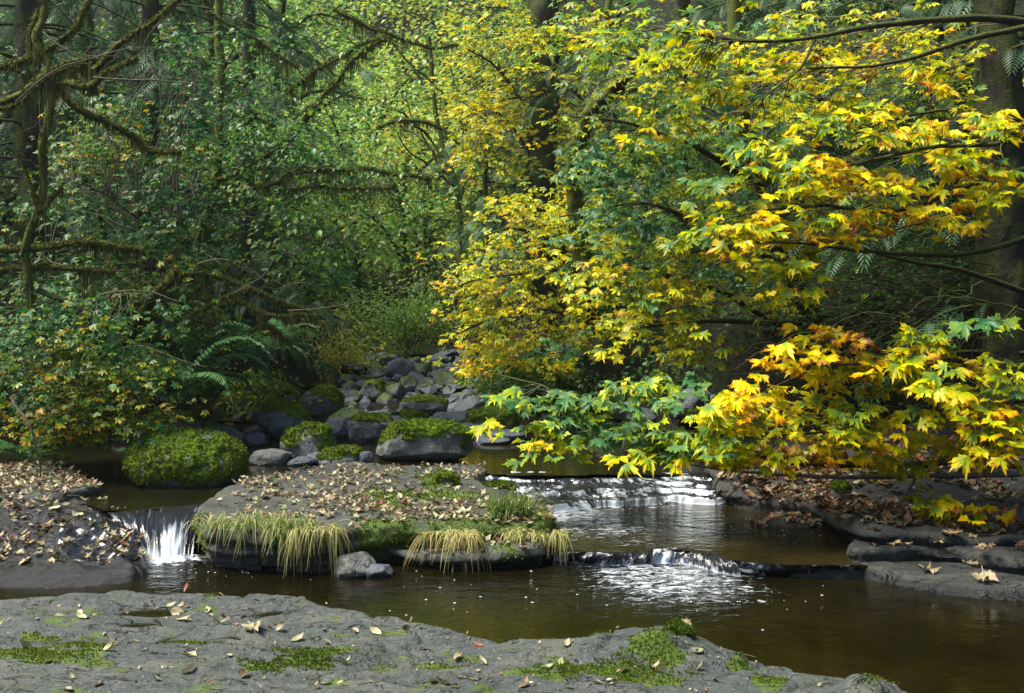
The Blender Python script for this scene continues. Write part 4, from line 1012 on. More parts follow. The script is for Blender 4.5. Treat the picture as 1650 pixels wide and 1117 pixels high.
# ---- near maple: boughs entering from the right
t = Tree('bigleaf_maple', W(1780, 820, 9.0), 'bigleaf maple at the right whose low yellow green boughs reach over the stream')
t.limb([(1780, 900, 9.0), (1760, 700, 9.0), (1770, 450, 9.0), (1750, 200, 9.1), (1760, -100, 9.2)], .20, .12, name='trunk', n=30, sides=12)
br = t.limb
br([(1770, 690, 9), (1600, 722, 8.4), (1450, 745, 8.2), (1300, 745, 8.1), (1200, 725, 8.2), (1060, 690, 8.4), (940, 655, 8.6), (860, 615, 8.8), (790, 600, 9)], .045, .006, M_BARK, wig=.05)
br([(1770, 620, 9), (1600, 650, 8.0), (1450, 680, 7.7), (1300, 700, 7.7), (1180, 705, 7.9)], .035, .005, M_BARK)
br([(1765, 560, 9), (1620, 600, 8), (1500, 590, 7.6), (1380, 590, 7.5), (1280, 590, 7.6)], .03, .005, M_BARK)
br([(1770, 740, 9), (1620, 760, 8.4), (1480, 770, 8.1), (1330, 768, 8.1), (1180, 758, 8.3), (1050, 735, 8.5)], .035, .006, M_TWIG)
br([(1480, 770, 8.1), (1465, 800, 7.9), (1440, 835, 7.8), (1390, 850, 7.8), (1345, 838, 7.9)], .012, .004, M_TWIG, n=14)
br([(1390, 850, 7.8), (1440, 858, 7.7), (1480, 850, 7.6)], .008, .003, M_TWIG, n=8)
br([(1250, 720, 8.1), (1180, 755, 8.0), (1155, 790, 8.0), (1170, 805, 8.0), (1205, 770, 8)], .010, .004, M_TWIG, n=14)
br([(1200, 725, 8.2), (1090, 745, 8.2), (1010, 748, 8.3), (920, 722, 8.4)], .010, .004, M_TWIG, n=14)
br([(1765, 350, 9), (1600, 400, 8.3), (1450, 410, 8.0), (1300, 395, 7.8), (1150, 400, 7.8)], .035, .006, M_BARK)
br([(1765, 240, 9), (1600, 290, 8.2), (1450, 340, 8.0), (1330, 330, 7.9), (1160, 360, 7.9)], .035, .006, M_BARK)
br([(1765, 160, 9), (1620, 230, 8), (1480, 240, 7.8), (1330, 275, 7.8), (1210, 300, 7.9)], .03, .006, M_BARK)
br([(1765, 60, 9), (1600, 28, 8.6), (1430, 40, 8.3), (1310, 60, 8.2), (1220, 66, 8.2), (1140, 58, 8.3), (1085, 48, 8.4)], .045, .008, M_BARK, wig=.01)
br([(1765, 30, 9), (1600, 55, 8.4), (1450, 100, 8.2), (1300, 108, 8.2)], .035, .008, M_BARK, wig=.02)
br([(1312, 62, 8.2), (1290, 110, 8.1), (1240, 150, 8.0), (1185, 190, 8.0)], .013, .005, M_BARK, n=12, wig=.01)
br([(1680, 480, 9), (1560, 440, 8.8), (1450, 420, 8.6), (1360, 395, 8.5), (1290, 400, 8.5)], .03, .005, M_BARK)
# low bough: green topped leaves at the left, yellow and orange further right
def age_low(c):
    px = CX + c[:, 0] / c[:, 1] * F_PX; py = HOR - (c[:, 2] - CAMZ) / c[:, 1] * F_PX
    g = .27 + .33 * sstep(1100, 1260, px) + .14 * sstep(690, 740, py)
    return g - .12 * sstep(1560, 1640, px)
def cl(n, cx, cy, rx, ry, D0, D1, per=6, age=age_low, size=.20, **k): t.clusters(ell(int(n * (1.15 if cy > 500 else 1.2)), cx, cy, rx, ry, D0, D1), per, size * 1.10, age, bias=TOCAM, pitch=(-.15, .5), spread=.9, jz=.18, **k)
cl(26, 985, 680, 150, 42, 8.1, 8.9, size=.215); cl(8, 900, 640, 60, 20, 8.4, 9.0); cl(6, 1060, 618, 60, 16, 8.2, 8.8, size=.22); cl(10, 1080, 720, 90, 26, 8.0, 8.6, size=.20)
cl(5, 830, 645, 30, 16, 8.8, 9.2, size=.17); cl(3, 870, 712, 12, 14, 8.3, 8.5, age=.68, size=.17)
cl(20, 1230, 685, 110, 46, 7.6, 8.3); cl(7, 1190, 650, 40, 22, 7.6, 8.1, age=.70)
cl(26, 1400, 690, 150, 60, 7.3, 8.2); cl(14, 1420, 590, 110, 32, 7.3, 7.9, size=.21); cl(5, 1330, 545, 40, 14, 7.4, 7.8, age=.66); cl(5, 1280, 590, 26, 18, 7.4, 7.7, age=.78)
cl(4, 1500, 540, 30, 14, 7.3, 7.6, age=.5); cl(3, 1560, 524, 22, 10, 7.2, 7.5, age=.3); cl(22, 1580, 650, 70, 62, 7.0, 7.8, size=.2); cl(8, 1600, 720, 45, 30, 7.0, 7.7)
cl(4, 1490, 800, 30, 10, 7.6, 7.9, age=.64, per=3); cl(4, 1545, 818, 30, 12, 7.5, 7.7, age=.66, per=4); cl(2, 1445, 745, 18, 14, 7.7, 8, age=.62); cl(6, 1150, 740, 70, 16, 8, 8.3, age=.66, size=.16); cl(7, 1330, 750, 100, 12, 7.8, 8.2, age=.72, size=.15, per=3)
# upper flakes at the right
for (n, cx, cy, rx, ry, a) in ((9, 1165, 370, 70, 26, .42), (9, 1230, 350, 60, 30, .55), (5, 1265, 400, 50, 14, .64), (7, 1290, 270, 80, 20, .50), (10, 1330, 290, 90, 22, .56), (8, 1430, 290, 60, 18, .62), (9, 1390, 195, 70, 24, .50), (7, 1490, 215, 50, 16, .60), (8, 1560, 260, 60, 20, .60), (6, 1600, 200, 34, 26, .62), (5, 1390, 350, 50, 22, .55), (4, 1340, 365, 50, 18, .66), (4, 1545, 355, 36, 14, .60), (3, 1510, 350, 30, 16, .74), (3, 1450, 340, 30, 14, .7), (5, 1270, 430, 26, 10, .5), (2, 1300, 465, 14, 8, .6), (5, 1230, 240, 60, 16, .35), (3, 1170, 300, 40, 20, .35), (7, 1590, 305, 40, 22, .62)):
    cl(n, cx, cy, rx, ry, 7.5, 8.6, age=a, size=.205, per=6)
# top right roof of leaves seen from below
for (n, cx, cy, rx, ry, a) in ((26, 1180, 110, 150, 80, .46), (14, 1050, 60, 90, 45, .40), (18, 1330, 130, 110, 70, .56), (8, 1110, 180, 80, 50, .42), (8, 1470, 100, 90, 50, .6)):
    cl(n, cx, cy, rx, ry, 8.2, 9.6, age=a, size=.19, per=6)
t.leaves(MAPLE0, M_MAPLE, LM_MAPLE, 300); t.done()

# ---- second maple, a little farther: dense green-yellow middle of the right side
t = Tree('bigleaf_maple', W(1330, 720, 13.2), 'bigleaf maple behind the near boughs with a dense green and gold crown')
t.limb([(1330, 740, 13.2), (1310, 560, 13), (1260, 380, 12.6), (1200, 200, 12.2), (1180, -60, 12)], .16, .08, M_MOSSBARK, 'trunk', 30, 10)
for pts in ([(1310, 560, 13), (1180, 480, 12), (1060, 440, 11.4), (940, 430, 11.2)], [(1280, 440, 12.8), (1150, 370, 11.6), (1030, 330, 11), (900, 350, 11)], [(1230, 300, 12.4), (1120, 240, 11.2), (1010, 200, 10.8), (900, 180, 11)],
            [(1200, 180, 12.2), (1100, 120, 11), (1000, 90, 10.6), (920, 60, 10.6)], [(1260, 400, 12.6), (1160, 400, 11), (1080, 410, 10.4)], [(1300, 520, 13), (1200, 520, 12), (1090, 520, 11.4), (1010, 540, 11.2)]):
    t.limb(pts, .05, .008, M_BARK, n=18, sides=6)
def cl2(n, cx, cy, rx, ry, D0, D1, a, size=.17, per=7, **k): t.clusters(ell(int(n * 1.6), cx, cy, rx * 1.08, ry * 1.08, D0, D1), per, size * .97, a - .08, bias=TOCAM, pitch=(0, .95), twigs=.5, **k)
for (n, cx, cy, rx, ry, a) in ((44, 1030, 110, 120, 80, .44), (28, 1080, 230, 90, 70, .40), (22, 1040, 290, 80, 60, .26), (20, 1010, 370, 80, 50, .28), (26, 1060, 440, 90, 50, .52), (20, 970, 450, 70, 50, .62), (16, 1120, 330, 70, 60, .5), (14, 1030, 520, 70, 40, .66), (12, 1110, 480, 50, 40, .62), (10, 950, 260, 40, 24, .22), (14, 1150, 180, 100, 60, .52), (9, 1100, 560, 50, 24, .62), (9, 1180, 420, 50, 26, .6), (10, 1280, 220, 100, 60, .58), (12, 1130, 400, 60, 40, .42), (14, 1250, 130, 120, 70, .56), (8, 1380, 110, 70, 40, .6), (14, 930, 60, 60, 36, .5), (18, 1480, 90, 120, 60, .55), (14, 1400, 200, 120, 40, .5), (10, 1560, 150, 70, 50, .5), (14, 1300, 50, 140, 36, .5), (8, 1330, 330, 90, 40, .5), (8, 1250, 480, 60, 40, .6)):
    cl2(n, cx, cy, rx, ry, 10.2, 12.2, a)
t.leaves(MAPLE1, M_MAPLE, LM_MAPLE, 300); t.done()

# ---- third maple: orange and gold, centre right
t = Tree('bigleaf_maple', W(1000, 600, 17.0), 'orange and gold maple leaning out over the stones at the centre')
t.limb([(1010, 620, 17), (960, 520, 16.4), (930, 430, 15.6), (880, 380, 15)], .12, .05, M_MOSSBARK, 'trunk', 22, 8)
for pts in ([(960, 520, 16.4), (870, 500, 15), (780, 520, 14.4), (730, 540, 14.2)], [(930, 430, 15.6), (850, 440, 14.6), (770, 450, 14), (720, 470, 14)], [(880, 380, 15), (820, 370, 14.4), (770, 380, 14)], [(900, 420, 15.2), (930, 340, 14.6), (960, 310, 14.2)], [(960, 540, 16.4), (1000, 520, 15), (1050, 540, 14.4)]):
    t.limb(pts, .035, .008, M_BARK, n=16, sides=6)
for (n, cx, cy, rx, ry, a) in ((46, 880, 360, 90, 40, .60), (36, 830, 420, 90, 40, .56), (40, 780, 500, 60, 50, .60), (24, 790, 560, 70, 26, .72), (30, 900, 480, 70, 44, .66), (22, 960, 400, 60, 40, .62), (14, 750, 450, 34, 24, .58), (10, 760, 590, 34, 10, .76), (16, 920, 540, 60, 28, .62), (26, 940, 330, 60, 26, .58), (14, 840, 330, 60, 20, .62), (10, 880, 590, 40, 10, .7)):
    cl2(n, cx, cy, rx, ry, 13.6, 15.6, a, size=.15)
t.leaves(MAPLE1, M_MAPLE, LM_MAPLE, 300); t.done()

# ---- fourth maple: gold crown at the top centre, hanging by the dark conifer
t = Tree('bigleaf_maple', W(905, 600, 20.5), 'yellow leaved maple high at the top centre beside the dark conifer trunk')
t.limb([(905, 640, 20.5), (900, 450, 20.3), (880, 260, 20), (860, 60, 19.6), (850, -60, 19.5)], .14, .08, M_MOSSBARK, 'trunk', 26, 8)
for pts in ([(885, 300, 20), (820, 200, 18.6), (760, 160, 18)], [(870, 200, 19.8), (800, 110, 18.4), (750, 80, 18)], [(870, 160, 19.8), (920, 110, 18.6), (960, 80, 18)], [(890, 360, 20.2), (930, 290, 18.8), (990, 280, 18)]):
    t.limb(pts, .04, .01, M_BARK, n=14, sides=6)
for (n, cx, cy, rx, ry, a) in ((60, 800, 110, 80, 80, .56), (40, 780, 190, 60, 40, .64), (34, 860, 60, 70, 40, .54), (30, 900, 210, 60, 50, .66), (34, 950, 260, 80, 50, .58), (24, 830, 260, 60, 30, .52), (22, 970, 110, 50, 60, .5), (20, 820, 30, 90, 30, .5), (14, 760, 250, 30, 30, .6)):
    cl2(n, cx, cy, rx, ry, 17.2, 19.4, a, size=.17)
t.leaves(MAPLE1, M_MAPLE, LM_MAPLE, 300); t.done()

# ---- conifer trunks
def conifer(label, pts, r0, r1, boughs, branch_len=2.2, age=.1, density=1.0, spray=.34, droop=.5, name='conifer', material=None, low=.1):
    P = Wp(pts); t = Tree(name, P[0], label); P = t.limb(P, r0, r1, material or M_BARK, 'trunk', 34, 12, world=True, rough=.5)
    acc = Acc(); P_s = []; D_s = []; S_s = []
    for k in range(boughs):
        u = rng.uniform(low, 1); i = int(u * (len(P) - 1)); c = P[i]; a = rng.uniform(0, 6.28); h = np.array([math.cos(a), math.sin(a), 0]); L = branch_len * rng.uniform(.5, 1.1)
        tt = np.linspace(0, 1, 8)[:, None]; Q = c + h * L * tt; Q[:, 2] += (.15 * tt[:, 0] - droop * tt[:, 0] ** 2) * L
        V, F = tube(Q, np.linspace(.022, .005, 8), 4); t.tw.add(V, F)
        n = int(16 * density * L / 2); uu = rng.uniform(.15, 1, n); X = np.stack([np.interp(uu, tt[:, 0], Q[:, j]) for j in range(3)], 1)
        sa = rng.choice([-1, 1], n) * rng.uniform(.3, 1.1, n); hd = np.stack([np.cos(a + sa), np.sin(a + sa), -rng.uniform(.2, .8, n)], 1)
        P_s.append(X); D_s.append(hd); S_s.append(spray * rng.uniform(.6, 1.3, n))
    P_s = np.concatenate(P_s); D_s = np.concatenate(D_s); S_s = np.concatenate(S_s); up = np.zeros_like(P_s); up[:, 2] = 1; up += rng.normal(0, .3, up.shape)
    put(acc, SPRAY, P_s, frames(D_s, up), S_s, np.clip(age + rng.normal(0, .2, len(P_s)), 0, 1), rng.uniform(0, 1, len(P_s)))
    o = acc.build('needles', M_NEEDLE, t.root); o['kind'] = 'stuff'; t.twm = M_BARK; t.done()
def spray_tmpl(n=9, w=.34, teeth=.05, curl=.35):
    V = []; F = []
    def zz(y, x): return -curl * y * y - abs(x) * .25
    for k in range(n):
        y = .08 + .9 * k / n; L = w * (1 - (y) ** 1.6) * (1.0) + .04
        for s in (-1, 1):
            a = (0, y, zz(y, 0)); b = (s * L * .55, y + .10 + teeth * .3, zz(y + .1, L * .55)); c = (s * L, y + .16, zz(y + .16, L)); d = (s * L * .5, y + .03, zz(y, L * .5)); i = len(V); V += [a, b, c, d]; F += [[i, i + 1, i + 2], [i, i + 2, i + 3]]
    i = len(V); V += [(-.01, 0, 0), (.01, 0, 0), (0, 1, zz(1, 0))]; F.append([i, i + 1, i + 2])
    V = np.array(V); return V, np.array(F), V * [1, 1, 0]
SPRAY = [spray_tmpl(), spray_tmpl(8, .26, .05, .6)]
conifer('dark conifer trunk hung with moss behind the yellow leaves at the top centre', [(872, 640, 18.4), (872, 400, 18.4), (874, 200, 18.4), (880, 0, 18.4), (884, -150, 18.4)], .30, .24, 26, 1.6)
conifer('mossy dark conifer trunk along the right edge', [(1628, 900, 10.6), (1622, 600, 10.6), (1612, 300, 10.6), (1606, 0, 10.6), (1600, -300, 10.6)], .27, .20, 46, 2.4, density=.7, droop=.35)
conifer('blue green cedar with drooping sprays near the centre', [(765, 600, 21), (772, 480, 21), (778, 400, 21), (783, 280, 21), (786, 200, 21)], .12, .03, 50, 1.3, age=.75, density=2.0, spray=.26, low=.42)
conifer('shaded hemlock deep on the right bank', [(1290, 760, 15.5), (1300, 500, 15.5), (1310, 200, 15.5), (1320, -100, 15.5)], .2, .12, 60, 2.8, age=.15, density=1.1)
conifer('shaded hemlock behind the right maple bough', [(1080, 700, 17), (1085, 500, 17), (1095, 200, 17), (1100, -100, 17)], .18, .1, 54, 2.6, age=.2, density=1.1)
conifer('shadowed hemlock with low boughs far right', [(1500, 760, 14.2), (1490, 500, 14.2), (1500, 200, 14.2), (1505, -100, 14.2)], .2, .12, 64, 2.6, age=.25, density=1.0)
conifer('tall hemlock in the dark left wood', [(225, 640, 16.5), (232, 400, 16.5), (240, 100, 16.5), (244, -150, 16.5)], .2, .12, 64, 2.6, age=.3, density=1.2)
conifer('hemlock with lacy boughs left of the alder', [(400, 640, 18.0), (396, 400, 18), (400, 100, 18), (404, -150, 18)], .18, .1, 64, 2.4, age=.45, density=1.2)
conifer('old hemlock behind the mossy limbs at the far left', [(60, 760, 13.8), (50, 400, 13.8), (46, 100, 13.8), (40, -150, 13.8)], .22, .15, 54, 2.4, age=.2, density=1.0)
# leaning dark trunk in the upper right middle
t = Tree('leaning_trunk', W(930, 420, 14.6), 'dark mossy leaning trunk half hidden among the gold leaves', 'tree')
t.limb([(925, 240, 13.6), (950, 190, 13.4), (985, 150, 13.2), (1015, 120, 13), (1080, 60, 13)], .12, .07, M_MOSSBARK, 'trunk', 18, 10, moss=.5); t.limb([(940, 420, 14.2), (925, 330, 14), (925, 240, 13.6)], .14, .12, M_MOSSBARK, 'trunk', 12, 10); t.done()
t = Tree('fallen_log', W(1000, 605, 15.2), 'dark fallen log sloping down the right bank', 'log')
t.limb([(900, 622, 15.0), (960, 606, 15.2), (1030, 578, 15.5), (1110, 545, 16)], .16, .22, M_BARK, 'trunk', 20, 12, rough=.5); t.done()
t = Tree('fallen_log', W(560, 640, 18), 'small mossy fallen log at the left of the rubble', 'log')
t.limb([(520, 625, 18.6), (550, 632, 18.2), (585, 642, 17.8)], .13, .11, M_MOSSBARK, 'trunk', 12, 10, rough=.4, moss=.3); t.done()

# ---- left: old mossy tree with knotted limbs
t = Tree('mossy_tree', W(-30, 700, 10.0), 'old moss draped tree with knotted limbs at the upper left')
t.limb([(-30, 760, 10), (20, 560, 10), (35, 400, 10), (60, 300, 10), (78, 220, 9.9), (90, 150, 9.8), (70, 60, 9.8), (60, -60, 9.8)], .034, .03, name='trunk', n=48, sides=12, moss=.9, wig=.14, rough=.8)
for pts, a, b, mo in (([(-60, 160, 9.7), (25, 160, 9.6), (70, 125, 9.6), (110, 108, 9.6), (160, 100, 9.6), (175, 92, 9.6)], .07, .04, 1.6), ([(85, 140, 9.7), (115, 135, 9.6), (150, 138, 9.5), (165, 120, 9.5), (190, 108, 9.4), (218, 90, 9.4)], .07, .03, 2.0),
                      ([(160, 115, 9.5), (178, 95, 9.5), (210, 62, 9.5), (255, 30, 9.5), (300, -20, 9.5)], .045, .03, 1.2), ([(-60, 130, 9.9), (20, 105, 9.9), (70, 78, 9.9), (120, 40, 9.9), (150, -10, 9.9)], .08, .05, 1.2),
                      ([(60, 100, 10), (52, 60, 10), (60, 10, 10)], .06, .05, 1), ([(105, 150, 9.8), (140, 175, 9.8), (180, 200, 9.9), (230, 228, 10), (250, 246, 10), (300, 243, 10)], .05, .035, 1.5),
                      ([(95, 300, 10), (60, 340, 9.9), (45, 300, 10), (30, 250, 10)], .035, .02, 1), ([(-60, 180, 9.5), (30, 165, 9.4), (60, 140, 9.4), (100, 108, 9.4), (140, 98, 9.4)], .018, .01, 1.5), ([(-40, 400, 10.2), (60, 400, 10.3), (150, 390, 10.4), (230, 400, 10.5)], .06, .03, 2.2), ([(-40, 445, 10.2), (80, 425, 10.3), (190, 440, 10.4)], .05, .03, 1.4)):
    t.limb(pts, a, b, M_MOSSBARK, moss=mo, wig=.07)
for pts in ([(150, 125, 9.4), (230, 130, 9.3), (330, 140, 9.4), (400, 158, 9.6), (460, 155, 9.8)], [(25, 165, 9.3), (90, 115, 9.2), (200, 80, 9.2), (280, 85, 9.3)], [(200, 110, 9.4), (225, 70, 9.3), (235, 30, 9.3)], [(230, 130, 9.3), (200, 170, 9.3), (180, 210, 9.3)], [(70, 50, 9.3), (120, 85, 9.2), (190, 90, 9.2)], [(260, 30, 9.4), (235, 80, 9.4), (258, 130, 9.4)]):
    t.limb(pts, .009, .003, M_TWIG, wig=.04, n=14, sides=5)
t.done()
# ---- left middle mossy limbs
t = Tree('mossy_tree', W(200, 600, 11.5), 'low mossy tree with limbs reaching right over the ferns')
t.limb([(120, 640, 11.6), (200, 560, 11.5), (250, 480, 11.2), (290, 445, 11)], .07, .05, name='trunk', n=20, moss=1)
for pts, a, b, mo in (([(290, 445, 11), (325, 438, 11), (370, 452, 11), (420, 472, 11), (460, 492, 11), (495, 510, 11)], .04, .022, 1.6), ([(250, 480, 11.2), (330, 485, 11), (385, 488, 11), (425, 505, 10.9), (500, 518, 10.9)], .032, .015, 1.4), ([(300, 520, 11), (360, 480, 10.9), (400, 460, 10.9)], .02, .01, 1.2), ([(400, 540, 11), (430, 530, 11), (470, 560, 11)], .025, .02, 2)):
    t.limb(pts, a, b, M_MOSSBARK, moss=mo, wig=.06)
for pts in ([(460, 500, 10.8), (520, 492, 10.8), (590, 480, 11), (640, 468, 11.2)], [(320, 430, 10.8), (360, 420, 10.7), (400, 440, 10.7)], [(380, 470, 10.8), (420, 440, 10.7), (440, 410, 10.7)]):
    t.limb(pts, .008, .003, M_TWIG, wig=.04, n=12, sides=5)
t.done()

# ---- alder: shiny small leaves, left of the centre
t = Tree('alder', W(330, 640, 13.5), 'alder with small glossy leaves arching over the creek left of the centre')
t.limb([(250, 700, 13.5), (290, 520, 13.4), (320, 400, 13.2), (340, 320, 13), (350, 200, 13), (352, 60, 13.1), (356, -80, 13.2)], .07, .04, M_MOSSBARK, 'trunk', 24, 10, moss=.6)
for pts, a, b, mo in (([(340, 320, 13), (400, 300, 12.6), (450, 285, 12.4), (490, 270, 12.2), (600, 275, 12), (700, 290, 12)], .06, .02, 1.2), ([(340, 330, 13), (420, 315, 12.6), (520, 296, 12.2), (640, 300, 12)], .03, .012, .4), ([(330, 300, 13), (420, 250, 12.8), (500, 180, 12.8), (530, 145, 12.8), (575, 100, 12.8), (620, 68, 12.8)], .05, .03, 1.3), ([(460, 150, 13), (510, 105, 13), (560, 78, 13), (635, 62, 13)], .04, .025, 1.3),
                      ([(540, 15, 12.4), (580, 35, 12.4), (620, 55, 12.4), (680, 74, 12.4), (740, 68, 12.4)], .04, .015, .7), ([(340, 20, 12), (390, 45, 12), (440, 80, 12), (480, 110, 12)], .02, .008, 1), ([(390, 340, 12.6), (460, 370, 12.4), (540, 400, 12.2)], .02, .006, .3), ([(620, 68, 12.8), (660, 110, 12.6), (720, 150, 12.5)], .015, .006, .2)):
    t.limb(pts, a, b, M_MOSSBARK if mo > .35 else M_BARK, moss=mo, wig=.07, n=26)
def cl3(n, cx, cy, rx, ry, D0, D1, a, size=.085, per=12, **k): t.clusters(ell(int(n * .6), cx, cy, rx, ry, D0, D1), per, size, a, bias=(0, -.4, 0), pitch=(-.2, .9), spread=3.4, jz=1.1, twigs=.6, **k)
for (n, cx, cy, rx, ry, a) in ((70, 480, 210, 110, 40, .42), (90, 520, 270, 150, 50, .36), (30, 620, 310, 110, 50, .5), (50, 430, 330, 100, 40, .46), (60, 570, 370, 120, 40, .5), (40, 420, 130, 90, 60, .4), (8, 650, 240, 70, 50, .5), (36, 380, 230, 60, 50, .4), (10, 640, 60, 90, 50, .5), (18, 490, 60, 80, 40, .45), (16, 700, 340, 50, 40, .5), (30, 470, 420, 80, 30, .5)):
    cl3(n, cx, cy, rx, ry, 11.8, 13.6, a)
t.leaves(OVAL1, M_ALDER, LM_ALDER, 240); t.done()

# ---- vine maples on the left bank
t = Tree('vine_maple', W(120, 700, 10.6), 'vine maple with green and yellowing leaves low on the left bank')
t.limb([(190, 690, 10.8), (172, 600, 10.6), (150, 540, 10.4), (130, 500, 10.3), (60, 470, 10.3)], .05, .03, M_BARK, 'trunk', 20, 8)
for pts in ([(172, 600, 10.6), (100, 590, 10), (40, 600, 9.6), (-20, 610, 9.4)], [(180, 640, 10.6), (140, 640, 9.8), (90, 660, 9.4), (60, 690, 9.2)], [(160, 560, 10.5), (230, 560, 10), (290, 580, 9.8), (330, 590, 9.8)], [(130, 500, 10.3), (200, 470, 9.9), (300, 480, 9.7)], [(190, 690, 10.6), (200, 680, 9.8), (240, 690, 9.5)], [(20, 640, 9), (50, 690, 8.9), (62, 740, 8.9), (64, 790, 8.9)]):
    t.limb(pts, .016, .004, M_TWIG, n=14, sides=5, wig=.06)
def cl4(n, cx, cy, rx, ry, D0, D1, a, size=.098, per=9, **k): t.clusters(ell(n, cx, cy, rx, ry, D0, D1), per, size * 1.15, a, bias=(.2, -.7, 0), pitch=(0, .9), spread=2.0, jz=.5, twigs=.5, **k)
for (n, cx, cy, rx, ry, a) in ((60, 90, 580, 80, 50, .42), (60, 120, 650, 80, 40, .50), (46, 190, 650, 80, 40, .48), (30, 110, 690, 70, 16, .55), (30, 60, 520, 60, 40, .32), (40, 210, 600, 60, 40, .40), (30, 160, 510, 80, 30, .32), (16, 60, 610, 60, 40, .46), (10, 90, 700, 40, 8, .6), (14, 230, 680, 30, 20, .5), (10, -20, 600, 40, 60, .4)):
    cl4(n, cx, cy, rx, ry, 9.2, 10.4, a)
t.leaves(MAPLE1, M_VINE, LM_VINE, 300); t.done()
t = Tree('vine_maple', W(300, 560, 12.0), 'upper vine maple with tiers of green leaves above the ferns')
t.limb([(280, 600, 12), (260, 500, 12), (230, 420, 12), (220, 330, 12)], .045, .02, M_BARK, 'trunk', 20, 8)
for pts in ([(240, 450, 12), (300, 400, 11.4), (370, 420, 11.2)], [(235, 430, 12), (180, 420, 11.2), (110, 440, 11)], [(230, 380, 12), (270, 350, 11.4), (330, 350, 11.2)], [(225, 350, 12), (150, 300, 11.4), (90, 290, 11.2)], [(255, 490, 12), (330, 520, 11.2), (380, 540, 11)]):
    t.limb(pts, .014, .004, M_TWIG, n=14, sides=5, wig=.06)
for (n, cx, cy, rx, ry, a) in ((30, 260, 380, 60, 20, .34), (26, 320, 415, 60, 16, .34), (24, 150, 460, 60, 30, .3), (36, 290, 510, 70, 30, .36), (26, 350, 560, 50, 30, .34), (24, 60, 470, 50, 40, .28), (30, 130, 260, 80, 40, .42), (26, 190, 230, 60, 40, .46), (26, 90, 330, 60, 40, .34), (30, 280, 320, 80, 30, .3), (24, 200, 470, 60, 20, .4), (20, 180, 180, 70, 24, .4), (20, 320, 80, 60, 40, .34), (24, 330, 200, 60, 40, .3), (24, 300, 260, 50, 30, .34)):
    cl4(n, cx, cy, rx, ry, 11.0, 12.6, a, size=.11)
t.leaves(MAPLE1, M_VINE, LM_VINE, 300); t.done()

t = Tree('vine_maple', W(330, 640, 12.6), 'tangle of small leaved vine maple clothing the foot of the left bank')
t.limb([(330, 650, 12.6), (260, 560, 12.4), (200, 480, 12.2)], .03, .02, M_BARK, 'trunk', 14, 8); t.limb([(40, 700, 12), (80, 560, 12), (60, 420, 12)], .03, .02, M_BARK, 'branch', 14, 8)
t.clusters(boxpts(150, -30, 370, 370, 690, 11, 13), 10, .11, .4, .12, .1, bias=(.2, -.7, 0), pitch=(0, .9), spread=2.4, jz=.8, twigs=.4)
t.clusters(boxpts(90, 20, 420, 40, 380, 12.5, 15), 10, .11, .38, .14, .1, bias=(.2, -.7, 0), pitch=(0, .9), spread=2.4, jz=.8, twigs=.2)
t.leaves(MAPLE1, M_VINE, LM_VINE, 200); t.done()
# ---- ferns
def frond_mesh(seed):
    r = np.random.default_rng(seed); n = 30; V = []; F = []
    t_ = np.linspace(0, 1, n); y = np.sin(t_ * 1.45) * .9; z = .62 * t_ - .75 * t_ ** 2.2
    for k in range(1, n):
        L = .17 * math.sin(min(1, t_[k] * 3.2) * 1.57) * (1 - t_[k] ** 2.2) + .012; w_ = .012
        dy, dz = y[k] - y[k - 1], z[k] - z[k - 1]
        for s in (-1, 1):
            i = len(V); j = r.normal(0, .01)
            V += [(0, y[k], z[k]), (s * L * .5, y[k] + w_ + .03, z[k] - .02 + j), (s * L, y[k] + .06, z[k] - .05 + j), (s * L * .5, y[k] - w_ * .6 + .01, z[k] - .02 + j), (0, y[k] - w_ * 1.2, z[k])]
            F += [[i, i + 1, i + 3], [i + 1, i + 2, i + 3], [i, i + 3, i + 4]]
    for k in range(n - 1):
        i = len(V); V += [(-.004, y[k], z[k]), (.004, y[k], z[k]), (0, y[k + 1], z[k + 1])]; F.append([i, i + 1, i + 2])
    V = np.array(V, float); m = mesh_np('frond', V, np.array(F), {'age': np.full(len(V), r.uniform(.1, .7)), 'rnd': np.full(len(V), r.uniform(0, 1)), 'luv': V})
    m.materials.append(M_FERN); return m
FROND = [frond_mesh(k) for k in range(6)]
def fern(x, y, z, size, label, n=15, face=-1.2):
    root = empty('sword_fern', (x, y, z), label, 'fern')
    for k in range(n):
        a = k / n * 6.283 + rng.normal(0, .15); o = bpy.data.objects.new('frond', FROND[int(rng.integers(6))]); C.objects.link(o); o.parent = root
        s = size * rng.uniform(.75, 1.15); o.scale = (s, s, s * rng.uniform(.8, 1.3)); o.rotation_euler = (rng.uniform(-.1, .5), 0, a)
for (px, py, D, s, lb) in ((290, 612, 10.9, .95, 'large sword fern with arching fronds over the left water edge'), (262, 560, 11.6, .85, 'sword fern rising behind the largest one on the left bank'), (330, 640, 11.2, .7, 'sword fern drooping above the mossy overhanging rock'), (400, 575, 12.6, .8, 'shaded sword fern left of the humped mossy boulder'),
                          (350, 570, 12.0, .8, 'sword fern between the two left mossy limbs'), (440, 560, 13.6, .8, 'dark sword fern below the long mossy limb'), (230, 500, 12.5, .8, 'sword fern high on the left bank'), (850, 610, 15.5, .75, 'fern at the foot of the right bank beside the rubble'), (905, 590, 16.0, .8, 'fern below the orange maple on the right bank'), (1160, 590, 15.2, .8, 'shaded fern on the dark right bank above the bough'),
                          (1240, 540, 15.5, .85, 'shaded fern farther up the dark right bank'), (820, 640, 14.2, .5, 'small fern by the mossy mound on the right'), (1340, 600, 14.4, .8, 'dim fern behind the yellow bough on the right'), (50, 740, 9.9, .5, 'small dark fern in the left corner of the bank'), (1450, 560, 14.6, .8, 'dim fern under the far right hemlock')):
    c = W(px, py, D); fern(c[0], c[1], c[2], s, lb)

